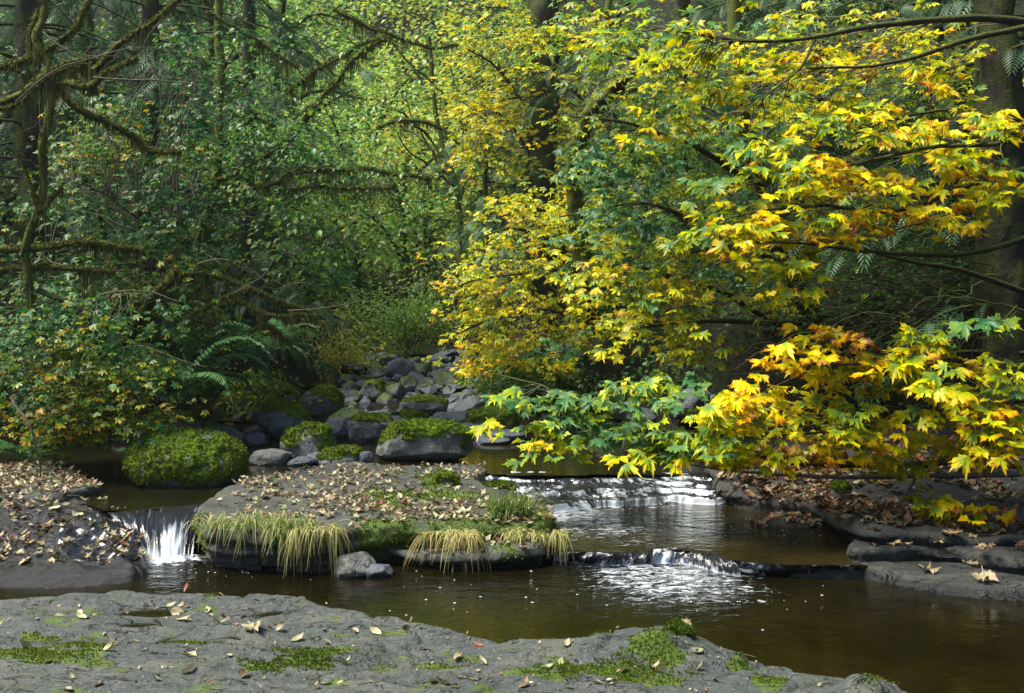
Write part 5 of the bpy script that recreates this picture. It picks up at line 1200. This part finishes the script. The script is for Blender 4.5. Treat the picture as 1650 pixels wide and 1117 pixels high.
# ---- shrubs
def shrub(label, cx, cy, rx, ry, D, n, a, size, tm, material, per=9, name='shrub', spread=2.6, meshes=None, limit=0, stems=6):
    base = W(cx, cy + ry, D); t = Tree(name, base, label, 'shrub')
    for k in range(stems):
        e = W(cx + rng.uniform(-.8, .8) * rx, cy - ry * rng.uniform(.1, .9), D + rng.uniform(-.5, .5)); t.limbs.append(None); t.limbs.pop()
        P = t.twig(base + rng.normal(0, .05, 3), e, .012, .1, 8); t.limbs.append(np.column_stack([P, np.full(len(P), .01)]))
    t.clusters(ell(n, cx, cy, rx, ry, D - .8, D + .8), per, size, a, bias=(0, -.4, 0), pitch=(-.3, .9), spread=spread, jz=1.0, twigs=.25)
    t.leaves(tm, material, meshes, limit); t.done()
shrub('rounded fresh green bush above the rubble of the creek', 660, 515, 72, 52, 23, 240, .55, .10, OVAL1, M_HAZEDLEAF, 14, spread=3)
shrub('yellow leaved bush at the left of the upper creek', 550, 575, 50, 50, 19.5, 190, .78, .08, OVAL1, M_HAZEDLEAF, 13, spread=3)
shrub('pale grey green bush behind the yellow bush', 545, 520, 55, 40, 22, 170, .65, .09, OVAL1, M_HAZEDLEAF, 12, spread=3)
shrub('soft green bush where the creek disappears', 600, 565, 40, 26, 22.5, 100, .6, .09, OVAL1, M_HAZEDLEAF, 12, spread=3)
shrub('leafy bush on the right bank at the end of the rubble', 800, 600, 50, 40, 16.5, 130, .6, .085, OVAL1, M_DARKLEAF, 12, spread=3)
shrub('green bush right of the rubble stones', 870, 625, 60, 34, 14.8, 130, .5, .085, OVAL1, M_DARKLEAF, 12, spread=3)
shrub('low bush by the water below the ferns', 400, 628, 46, 30, 13.5, 80, .7, .08, OVAL1, M_DARKLEAF, 10, spread=3)
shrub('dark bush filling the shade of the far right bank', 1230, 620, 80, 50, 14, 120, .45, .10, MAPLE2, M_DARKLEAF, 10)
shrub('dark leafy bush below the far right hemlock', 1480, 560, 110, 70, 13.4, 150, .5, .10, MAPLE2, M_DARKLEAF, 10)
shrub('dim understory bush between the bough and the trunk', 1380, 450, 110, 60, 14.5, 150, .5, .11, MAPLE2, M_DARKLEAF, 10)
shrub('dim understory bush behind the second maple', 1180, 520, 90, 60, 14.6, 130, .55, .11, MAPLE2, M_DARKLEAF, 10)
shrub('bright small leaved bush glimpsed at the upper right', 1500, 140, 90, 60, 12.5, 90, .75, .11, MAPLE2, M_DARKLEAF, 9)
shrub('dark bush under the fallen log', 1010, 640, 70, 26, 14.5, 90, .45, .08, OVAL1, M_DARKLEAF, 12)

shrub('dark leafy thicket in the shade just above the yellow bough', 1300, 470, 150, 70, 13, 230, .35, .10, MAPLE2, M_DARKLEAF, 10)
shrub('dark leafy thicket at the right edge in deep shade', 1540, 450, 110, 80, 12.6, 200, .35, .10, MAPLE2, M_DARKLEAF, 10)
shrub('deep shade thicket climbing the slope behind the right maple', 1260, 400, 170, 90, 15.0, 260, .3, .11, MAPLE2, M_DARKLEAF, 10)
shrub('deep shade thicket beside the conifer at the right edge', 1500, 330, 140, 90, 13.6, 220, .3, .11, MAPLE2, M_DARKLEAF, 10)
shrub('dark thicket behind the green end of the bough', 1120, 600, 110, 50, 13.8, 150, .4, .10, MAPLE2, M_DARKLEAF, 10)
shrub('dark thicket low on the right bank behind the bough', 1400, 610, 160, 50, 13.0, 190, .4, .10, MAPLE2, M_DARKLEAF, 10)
# ---- understory leaves that clothe the slopes
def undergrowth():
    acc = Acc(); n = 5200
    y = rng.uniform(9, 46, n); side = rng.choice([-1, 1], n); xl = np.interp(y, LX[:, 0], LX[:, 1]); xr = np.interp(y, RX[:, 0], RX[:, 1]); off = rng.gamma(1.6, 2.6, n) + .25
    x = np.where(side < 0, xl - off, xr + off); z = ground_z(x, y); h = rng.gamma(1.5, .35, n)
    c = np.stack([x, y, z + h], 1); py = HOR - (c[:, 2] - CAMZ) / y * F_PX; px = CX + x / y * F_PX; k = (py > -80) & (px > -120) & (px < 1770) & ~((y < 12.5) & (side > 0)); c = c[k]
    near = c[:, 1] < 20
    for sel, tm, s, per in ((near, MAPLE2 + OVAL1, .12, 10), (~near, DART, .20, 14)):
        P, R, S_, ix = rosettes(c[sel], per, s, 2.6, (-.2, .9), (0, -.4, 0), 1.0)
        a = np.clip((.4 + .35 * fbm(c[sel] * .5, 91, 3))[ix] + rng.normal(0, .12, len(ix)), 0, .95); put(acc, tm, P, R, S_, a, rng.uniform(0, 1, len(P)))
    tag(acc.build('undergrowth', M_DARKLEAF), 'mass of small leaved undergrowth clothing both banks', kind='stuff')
undergrowth()

# ---- background trees up the valley
def back_tree(label, px, D, base_py, height_px, spread_m, nclu, age, size, material, tm, per=14, seed=0, lean=0, trunk_r=.16, nl=12, name='broadleaf_tree'):
    b = W(px, base_py, D); top = W(px + lean, base_py - height_px, D); t = Tree(name, b, label)
    P = t.limb(np.array([b, b * .6 + top * .4 + rng.normal(0, .3, 3) * [1, 1, 0], top]), trunk_r, trunk_r * .5, M_MOSSBARK, 'trunk', 18, 8, world=True, wig=.1)
    cen = []
    for k in range(nl):
        u = .25 + .75 * k / nl; i = int(u * 17); c = P[i]; a = k * 2.4 + rng.normal(0, .4); L = spread_m * rng.uniform(.6, 1.1); e = c + np.array([math.cos(a) * L, math.sin(a) * L, L * rng.uniform(.1, .6)])
        m_ = (c + e) / 2 + [0, 0, .3]; Q = resample(np.array([c, m_, e]), 10); V, F = tube(Q, np.linspace(trunk_r * .4, .02, 10), 5); t.tw.add(V, F)
        q = int(nclu / nl); uu = rng.uniform(.2, 1.1, q); X = np.stack([np.interp(uu, np.linspace(0, 1, 10), Q[:, j]) for j in range(3)], 1) + rng.normal(0, 1, (q, 3)) * [L * .28, L * .28, .35]
        cen.append(X)
    cen = np.concatenate(cen); t.clusters(cen, per, size, age, .1, .1, spread=2.6, pitch=(-.2, .9), bias=(0, -.4, 0), jz=1.2, twigs=0)
    t.leaves(tm, material); t.twm = M_BARK; t.done()
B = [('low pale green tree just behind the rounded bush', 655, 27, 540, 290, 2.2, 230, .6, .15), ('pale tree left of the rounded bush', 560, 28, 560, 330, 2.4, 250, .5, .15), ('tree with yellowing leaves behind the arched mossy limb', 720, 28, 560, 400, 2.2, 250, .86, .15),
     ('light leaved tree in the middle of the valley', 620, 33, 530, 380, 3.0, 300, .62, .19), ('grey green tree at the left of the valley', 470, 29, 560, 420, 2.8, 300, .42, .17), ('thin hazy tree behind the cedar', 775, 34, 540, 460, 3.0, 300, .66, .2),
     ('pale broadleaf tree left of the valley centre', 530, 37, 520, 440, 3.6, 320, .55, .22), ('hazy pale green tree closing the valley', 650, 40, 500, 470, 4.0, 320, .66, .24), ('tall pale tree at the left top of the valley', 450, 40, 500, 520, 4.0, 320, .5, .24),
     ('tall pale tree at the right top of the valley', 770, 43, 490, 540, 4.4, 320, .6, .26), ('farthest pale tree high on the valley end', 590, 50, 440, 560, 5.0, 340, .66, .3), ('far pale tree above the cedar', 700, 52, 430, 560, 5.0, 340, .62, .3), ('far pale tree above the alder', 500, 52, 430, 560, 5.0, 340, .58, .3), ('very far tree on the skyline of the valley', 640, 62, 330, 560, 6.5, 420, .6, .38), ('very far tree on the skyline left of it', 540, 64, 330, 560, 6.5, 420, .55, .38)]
for k, (lb, px, D, bp, hp, sp, nc, a, sz) in enumerate(B): back_tree(lb, px, D, bp, hp, sp, nc, a, sz, M_HAZEDLEAF, DART, 10, seed=k)
B = [('dark leaved tree deep in the left wood', 330, 21, 600, 700, 2.8, 420, .45, .14), ('dark tree behind the mossy limbs', 130, 17.5, 640, 760, 2.4, 420, .38, .12), ('shaded tree at the far left', -10, 15.5, 680, 820, 2.2, 360, .4, .12), ('dark tree between the two left hemlocks', 300, 24, 580, 640, 3.0, 420, .5, .16),
     ('shaded tree behind the alder crown', 450, 21.5, 590, 600, 2.6, 420, .5, .13), ('dark tree above the right bank', 1180, 19, 640, 700, 2.8, 420, .5, .14), ('shaded tree behind the far right hemlock', 1420, 18, 660, 760, 2.8, 420, .5, .14), ('dark tree filling the upper right corner', 1560, 16, 680, 800, 2.4, 360, .5, .13),
     ('shaded tree behind the gold maple', 980, 24, 600, 640, 3.0, 420, .55, .16)]
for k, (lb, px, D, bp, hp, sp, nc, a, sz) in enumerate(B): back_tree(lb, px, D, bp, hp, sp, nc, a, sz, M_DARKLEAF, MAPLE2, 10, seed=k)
# bare limbs seen against the valley haze
t = Tree('mossy_tree', W(735, 420, 22), 'grey trunked tree with one arched mossy limb near the centre')
t.limb([(745, 560, 22), (740, 330, 22), (720, 260, 22), (705, 190, 22), (695, 110, 22), (690, 60, 22)], .08, .045, name='trunk', n=26)
t.limb([(752, 240, 20), (730, 220, 20), (700, 203, 20), (665, 196, 20), (635, 198, 20), (610, 206, 20)], .08, .06, M_MOSSBARK, moss=.8)
for pts in ([(740, 330, 22), (752, 240, 22), (735, 170, 22), (722, 90, 22)], [(730, 290, 22), (690, 230, 22), (650, 160, 22)], [(725, 270, 22), (690, 215, 22), (640, 175, 21), (600, 150, 21)], [(730, 300, 22), (670, 250, 21.5), (640, 210, 21)]):
    t.limb(pts, .035, .012, M_MOSSBARK, wig=.1)
t.done()
# thin bare twigs of a dead shrub in the right shade
t = Tree('bare_shrub', W(1560, 620, 11.5), 'tangle of thin bare dark twigs in the shade at the right', 'shrub'); t.twm = M_BARK
for k in range(90):
    a = W(rng.uniform(1380, 1660), rng.uniform(330, 560), rng.uniform(10, 12)); e = a + np.array([-rng.uniform(.5, 1.8), rng.uniform(-.6, .6), rng.uniform(-.5, .3)]); P = t.twig(a, e, rng.uniform(.004, .009), rng.uniform(-.15, .2), 9, 4, .06)
    for _ in range(3):
        i = int(rng.integers(2, 8)); t.twig(P[i], P[i] + np.array([-rng.uniform(.1, .5), rng.uniform(-.3, .3), rng.uniform(-.4, .3)]), .003, .1, 6, 3, .06)
t.done()
t = Tree('bare_shrub', W(400, 330, 11.5), 'thin pale bare twigs in front of the left wood', 'shrub')
for k in range(70):
    a = W(rng.uniform(30, 620), rng.uniform(40, 520), rng.uniform(10, 12)); e = a + np.array([rng.uniform(-.8, .8), rng.uniform(-.3, .3), rng.uniform(-.5, .3)]); P = t.twig(a, e, rng.uniform(.002, .005), rng.uniform(-.15, .2), 9, 3, .08)
    i = int(rng.integers(2, 8)); t.twig(P[i], P[i] + rng.normal(0, .2, 3), .002, .1, 5, 3, .06)
t.done()

# ---- grass tussocks
def tussock(label, cx, cy, rx, n, L, z, D=None, dry=.4, hang=1.0, green=None, dirx=0.0, ry=.06, up=.5):
    c = Wz(cx, cy, z) if D is None else W(cx, cy, D); A = Acc(); wx = rx / F_PX * c[1]
    ns = max(4, int(rx / 5)); subs = [(rng.uniform(-1, 1) * wx, rng.normal(0, ry * .6), rng.uniform(.6, 1.15), rng.normal(0, .35)) for _ in range(ns)]
    for k in range(n):
        sx, sy, sl_, sa_ = subs[int(rng.integers(ns))]
        b = c + np.array([sx + rng.normal(0, .03), sy + rng.normal(0, .02), rng.uniform(-.01, .02)]); a = rng.normal(-1.57 + sa_, 1.15); l = L * sl_ * rng.uniform(.35, 1.15); h = np.array([math.cos(a) + dirx + (b[0] - c[0]) / max(wx, .05) * .4, math.sin(a), 0]); m = 7; tt = np.linspace(0, 1, m)
        vz = up * rng.uniform(.5, 1.3); P = b + h * (l * .62 * tt ** .9)[:, None] * rng.uniform(.3, 1); P[:, 2] += l * (vz * tt - hang * rng.uniform(.6, 1.15) * tt ** 2 * .9)
        w_ = rng.uniform(.0022, .0042); sd = nrm(np.cross(h, [0, 0, 1])) * w_; V = []; F = []
        for i in range(m):
            q = sd * (1 - tt[i] ** 2 * .85); V += [P[i] - q, P[i] + q]
        for i in range(m - 1): F += [[2 * i, 2 * i + 1, 2 * i + 3], [2 * i, 2 * i + 3, 2 * i + 2]]
        A.add(np.array(V), F, np.clip(np.repeat(dry + rng.normal(0, .28), 2 * m) + np.repeat(tt, 2) * .25, 0, 1), rng.uniform(0, 1))
    root = empty('grass_tussock', c, label, 'grass'); o = A.build('grass_blades', M_GRASS, root); o['kind'] = 'stuff'
tussock('long drooping tussock of half dry grass over the ledge front, leftmost', 415, 852, 85, 900, .38, .30, dry=.28, up=.8)
tussock('drooping grass fringe at the middle of the ledge front', 512, 855, 44, 380, .34, .30, dry=.5, hang=1.25)
tussock('thick upright bright green grass tuft at the right end of the ledge', 828, 830, 36, 520, .36, .28, dry=.08, hang=.7, up=.95)
tussock('yellow straw like grass hanging below the moss of the ledge', 735, 862, 38, 430, .36, .22, dry=.72, hang=1.3)
tussock('mixed green and straw grass tuft at the right corner of the ledge', 860, 862, 44, 360, .32, .20, dry=.5, hang=1.1)
tussock('faint green grass on the top of the ledge', 595, 812, 40, 110, .16, .30, dry=.15, hang=.8)
tussock('thin green grass beside the right mossy mound', 770, 690, 20, 120, .28, .32, dry=.25, hang=.8, up=.8)
tussock('thin grass among the rubble stones', 700, 660, 16, 90, .26, .42, dry=.6, up=.9, hang=.7)

# ---- moss sprigs on the shelf and the ledge
def shelf_moss():
    A = Acc(); 
    for (cx, cy, rx, ry) in MOSS_SPOTS:
        n = int(rx * ry * 1.6)
        px = cx + rx * rng.normal(0, .5, n); py = cy + ry * rng.normal(0, .5, n); D = (CAMZ - .15) * F_PX / (py - HOR); x = (px - CX) / F_PX * D; y = D; z = fs_top(x, y)
        k = (spot_mask(x, y, z, MOSS_SPOTS) + .6 * fbm(xy3(x * 24, y * 24), 5, 3) > .35) & inside(FS_EDGE, x, y)
        P = np.stack([x, y, z], 1)[k]
        if len(P): tufts(A, P, np.tile([0, 0, 1.0], (len(P), 1)), int(len(P) * 1.6), .010, lean=.7)
    o = A.build('moss_sprigs', M_MOSSTUFT, None); tag(o, 'tiny moss sprigs growing in patches on the near shelf', kind='stuff')
    A = Acc()
    for nm in ('upper_tier', 'lower_tier'):
        ob = bpy.data.objects[nm]; m = ob.data; n = len(m.vertices); V = np.zeros(n * 3, np.float32); m.vertices.foreach_get('co', V); V = V.reshape(-1, 3).astype(float); a = np.zeros(n, np.float32); m.attributes['moss'].data.foreach_get('value', a)
        Nn = np.zeros(n * 3, np.float32); m.vertex_normals.foreach_get('vector', Nn); Nn = Nn.reshape(-1, 3); k = (a + .5 * fbm(V * 14, 3, 3) > .45) & (V[:, 2] > .05)
        tufts(A, V[k] + rng.normal(0, .006, (k.sum(), 3)), Nn[k].astype(float), int(k.sum() * 1.6), .018, lean=.6)
    o = A.build('moss_sprigs', M_MOSSTUFT, ledge); o['kind'] = 'stuff'
shelf_moss()

# ---- fallen leaves
def curled(tm, amt, r):
    V, F, L = tm; V = V.copy(); a = r.uniform(0, 3.14); u = V[:, 0] * math.cos(a) + (V[:, 1] - .3) * math.sin(a); V[:, 2] += amt * u ** 2 * 1.8 + r.normal(0, .03, len(V)); return V, F, L
rr_ = np.random.default_rng(3)
DRYS = [curled(oval_tmpl(.26, -.1), rr_.uniform(.1, .9), rr_) for _ in range(8)]; DRYM = [curled(maple_tmpl(0, -.1, 30 + k), rr_.uniform(.2, .7), rr_) for k in range(6)]; DRYL = [curled(oval_tmpl(.3, -.1, 1), .5, rr_) for _ in range(4)]; DRYML = [curled(maple_tmpl(1, -.1, 50 + k, False), .5, rr_) for k in range(4)]
LMD = leaf_meshes('fallen_leaf', DRYS, M_DRY, 10, 5); LMM = leaf_meshes('fallen_maple_leaf', DRYM, M_DRY, 10, 4); LMY = leaf_meshes('fallen_gold_leaf', DRYM, M_MAPLE, 10, 3)
def lay(px, py, z0, size, age, meshes, label, group=None, name='fallen_leaf', rot=None, lift=.004, tiltv=.22, cat='leaf'):
    c = Wz(px, py, z0)
    for _ in range(3): z = float(top_of(np.array([c[0]]), np.array([c[1]]))[0]); c = Wz(px, py, z)
    row = meshes[int(np.clip(age * len(meshes), 0, len(meshes) - 1))]; o = bpy.data.objects.new(name, row[int(rng.integers(len(row)))]); C.objects.link(o)
    o.location = (c[0], c[1], z + lift); o.rotation_euler = (rng.normal(0, tiltv), rng.normal(0, tiltv), rng.uniform(0, 6.28) if rot is None else rot); o.scale = (size,) * 3
    return tag(o, label, cat, group)
lay(548, 978, .15, .16, .93, LMM, 'dark red maple leaf lying at the upper edge of the near shelf', name='fallen_maple_leaf')
lay(412, 1012, .15, .17, .12, LMM, 'pale tan maple leaf lying flat on the near shelf', name='fallen_maple_leaf', tiltv=.05)
lay(770, 1040, .15, .08, .95, LMM, 'small bright red leaf on the crack of the near shelf', name='fallen_maple_leaf')
lay(902, 1074, .15, .06, .02, LMD, 'single pale green round leaf on the shelf moss', tiltv=.05)
lay(1170, 1038, .14, .12, .6, LMM, 'curled brown maple leaf on the right edge of the near shelf, leftmost of the pair', name='fallen_maple_leaf')
lay(1215, 1050, .14, .12, .66, LMM, 'curled rusty maple leaf on the right edge of the near shelf, rightmost of the pair', name='fallen_maple_leaf')
lay(1288, 1065, .13, .09, .5, LMY, 'small yellow leaf near the right end of the near shelf', name='fallen_maple_leaf')
lay(1252, 1073, .13, .07, .52, LMY, 'tiny yellow green leaf near the right end of the near shelf', name='fallen_maple_leaf')
lay(1105, 1016, .18, .09, .45, LMM, 'upright curled leaf on top of the dark knobbly rock', name='fallen_maple_leaf', tiltv=.7, lift=.05)
lay(1495, 922, .09, .20, .22, LMM, 'large tan maple leaf on the low rounded ledge at the right', name='fallen_maple_leaf', tiltv=.05)
lay(1585, 932, .09, .22, .25, LMM, 'larger tan maple leaf by the right edge of the low rounded ledge', name='fallen_maple_leaf', tiltv=.05)
lay(1560, 908, .09, .15, .5, LMM, 'brown maple leaf behind the two tan ones', name='fallen_maple_leaf', tiltv=.1)
lay(1425, 912, .08, .07, .0, LMD, 'pale green leaf at the water edge of the low rounded ledge', tiltv=.05)
lay(918, 878, .12, .16, .80, LMY, 'bright orange maple leaf caught at the right tip of the ledge', name='fallen_maple_leaf', tiltv=.4, lift=.03)
lay(690, 912, .12, .07, .5, LMY, 'yellow leaf floating in front of the ledge', name='fallen_maple_leaf')
bpy.data.objects[-1] if False else None
# groups of alike leaves
SL = []; ML = []; BL = []; FL = []
for k in range(118):
    if k < 60: px, py = rng.uniform(-20, 760), rng.uniform(955, 1112)
    elif k < 85: px, py = rng.normal(240, 90), rng.normal(985, 14)
    else: px, py = rng.uniform(700, 1330), rng.uniform(1028, 1112)
    c = Wz(px, py, .15)
    if not inside(FS_EDGE, np.array([c[0]]), np.array([c[1]]))[0]: continue
    ag = float(np.clip(rng.gamma(1.6, .17), 0, .99)); sz = rng.uniform(.035, .085); SL.append((lay(px, py, .15, sz, ag, LMD, 'small dry curled leaf scattered on the near grey shelf', 'dry leaves scattered on the near shelf', tiltv=.35), px, py, sz)); SL[-1][0]['label'] = 'cream' if ag < .3 else 'brown' if ag < .72 else 'reddish'
for k in range(26):
    px, py = rng.uniform(1390, 1660), rng.uniform(840, 892)
    sz = rng.uniform(.08, .15); FL.append((None, px, py, sz)); o_ = lay(px, py, .18, sz, rng.uniform(.3, .75), LMM, 'brown maple leaf lying on the upper flat ledge at the right', 'brown leaves on the upper flat ledge', name='fallen_maple_leaf'); FL[-1] = (o_, px, py, sz)
for k in range(80):
    px, py = rng.uniform(1070, 1640), rng.uniform(720, 815) ; 
    if px < 1350: py = rng.uniform(775, 815)
    sz = rng.uniform(.09, .16); o_ = lay(px, py, .35, sz, rng.uniform(.35, .85), LMM, 'brown maple leaf on the wet rocks of the right bank', 'brown leaves on the right bank', name='fallen_maple_leaf', tiltv=.35); BL.append((o_, px, py, sz))
for k in range(62):
    px = rng.uniform(345, 900); py = rng.uniform(800, 850)
    sz = rng.uniform(.05, .09); o_ = lay(px, py, .29, sz, float(np.clip(rng.gamma(1.6, .15), 0, .99)), LMD, 'pale dry leaf along the front part of the midstream ledge', 'dry leaves on the front of the ledge', tiltv=.35); ML.append((o_, px, py, sz))
def third(px, a, b): u = (px - a) / (b - a); return 'far left' if u < .2 else 'left' if u < .4 else 'middle' if u < .6 else 'right' if u < .8 else 'far right'
name_apart(SL, lambda o, px, py, s: ('large ' if s > .068 else 'small ' if s < .048 else '') + o['label'] + ' leaf on the near shelf, ' + ('water edge' if py < 1000 else 'halfway down' if py < 1055 else 'bottom row') + ', ' + third(px, -20, 1330))
name_apart(FL, lambda o, px, py, s: ('large' if s > .115 else 'small') + ' brown maple leaf on the upper flat ledge, ' + ('back' if py < 866 else 'front') + ' row, ' + third(px, 1390, 1660))
name_apart(BL, lambda o, px, py, s: ('large' if s > .125 else 'small') + ' brown maple leaf on the right bank, ' + ('upper rocks' if py < 770 else 'lower rocks') + ', ' + third(px, 1070, 1640))
name_apart(ML, lambda o, px, py, s: ('large' if s > .07 else 'small') + ' pale dry leaf on the midstream ledge, ' + ('top' if py < 826 else 'front edge') + ', ' + third(px, 345, 900))
# carpets of litter
def litter():
    A = Acc(); B_ = Acc()
    def add(n, x0, x1, y0, y1, z0, tm, s0, s1, a0, a1, dens=None, E=None, acc=A, pile=.02):
        px = rng.uniform(x0, x1, n); py = rng.uniform(y0, y1, n); D = (CAMZ - z0) * F_PX / (py - HOR); x = (px - CX) / F_PX * D; y = D
        k = np.ones(n, bool)
        if E is not None: k &= inside(E, x, y)
        if dens is not None: k &= rng.uniform(0, 1, n) < dens(px, py, x, y)
        x, y = x[k], y[k]; z = top_of(x, y) + .004 + rng.uniform(0, pile, len(x)); m = len(x)
        up = np.zeros((m, 3)); up[:, 2] = 1; up += rng.normal(0, .3, (m, 3)); a = rng.uniform(0, 6.28, m); d = np.stack([np.cos(a), np.sin(a), rng.normal(0, .2, m)], 1)
        put(acc, tm, np.stack([x, y, z], 1), frames(d, up), rng.uniform(s0, s1, m), np.clip(a0 + (a1 - a0) * rng.beta(1.3, 2.2, m), 0, .99), rng.uniform(0, 1, m))
    dn = lambda px, py, x, y: np.clip(.30 + 1.7 * fbm(xy3(x * 2.2, y * 2.2), 401, 3) + .55 * sstep(812, 785, py), 0, 1)
    add(2300, 380, 800, 752, 832, .30, DRYL, .022, .062, 0, 1, dn, ML_EDGE)
    add(500, 560, 900, 825, 895, .22, DRYL, .035, .07, 0, 1, None, None)
    add(1900, -80, 172, 750, 806, .35, DRYL, .03, .07, 0, 1, lambda px, py, x, y: np.clip(.7 + .8 * fbm(xy3(x * 2, y * 2), 402, 3), 0, 1), LS_EDGE)
    add(650, -80, 240, 812, 862, .27, DRYL, .03, .07, .1, 1, lambda px, py, x, y: np.clip(.4 + .9 * fbm(xy3(x * 2.5, y * 2.5), 403, 3) - .4 * sstep(150, 240, px), 0, 1), WS_EDGE)
    add(3400, 1120, 1700, 690, 832, .38, DRYML + DRYL, .07, .13, .3, .95, lambda px, py, x, y: np.clip(.45 + .8 * fbm(xy3(x * 1.5, y * 1.5), 404, 3), 0, 1), R1_EDGE)
    add(900, 1085, 1370, 770, 826, .24, DRYML, .06, .12, .45, .95, lambda px, py, x, y: np.clip(.1 + .9 * sstep(1150, 1330, px), 0, 1), R0_EDGE)
    add(300, -20, 1380, 950, 1110, .15, DRYL, .012, .03, .1, 1, None, FS_EDGE, pile=.002)
    add(160, 380, 860, 758, 840, .30, DRYML, .07, .13, .05, .8, None, ML_EDGE)
    add(90, -80, 230, 755, 850, .33, DRYML, .08, .14, .05, .8, None, None)
    T_ = Acc()
    for k in range(150):
        px, py = [(rng.uniform(360, 880), rng.uniform(765, 850)), (rng.uniform(-20, 1300), rng.uniform(965, 1105)), (rng.uniform(-20, 220), rng.uniform(760, 850)), (rng.uniform(1150, 1640), rng.uniform(740, 830))][k % 4]
        c = Wz(px, py, .2)
        for _ in range(3): z = float(top_of(np.array([c[0]]), np.array([c[1]]))[0]); c = Wz(px, py, z)
        if z < .02: continue
        a = rng.uniform(0, 6.28); L = rng.uniform(.03, .16); h = np.array([math.cos(a), math.sin(a), 0]) * L; tt = np.linspace(-.5, .5, 5)[:, None]; P = c + h * tt + rng.normal(0, .006, (5, 3)); P[:, 2] = c[2] + .008
        V, F = tube(P, np.linspace(.003, .0015, 5), 4); T_.add(V, F)
    tag(T_.build('fallen_twigs', M_TWIG), 'small broken twigs lying among the fallen leaves', kind='stuff')
    o = A.build('fallen_leaves', M_DRY); tag(o, 'carpet of small fallen leaves on the ledges and banks', kind='stuff')
litter()
def haze():
    m, nt, out = mat('haze_material'); v = nt.nodes.new('ShaderNodeVolumePrincipled'); v.inputs['Density'].default_value = .0008; v.inputs['Color'].default_value = (.86, .96, .90, 1); v.inputs['Anisotropy'].default_value = .5
    nt.links.new(v.outputs[0], out.inputs['Volume'])
    x0, x1, y0, y1, z0, z1 = -300, 300, -300, 320, -60, 34
    V = [(x, y, z) for x in (x0, x1) for y in (y0, y1) for z in (z0, z1)]; F = [(0, 1, 3, 2), (4, 6, 7, 5), (0, 4, 5, 1), (2, 3, 7, 6), (0, 2, 6, 4), (1, 5, 7, 3)]
    tag(link('haze', mesh_np('haze', V, F), m), 'thin pale air in the valley', kind='stuff')
haze()

print("TRIS", TRIS[0], "objs", len(bpy.data.objects), "time", time.time() - T0)
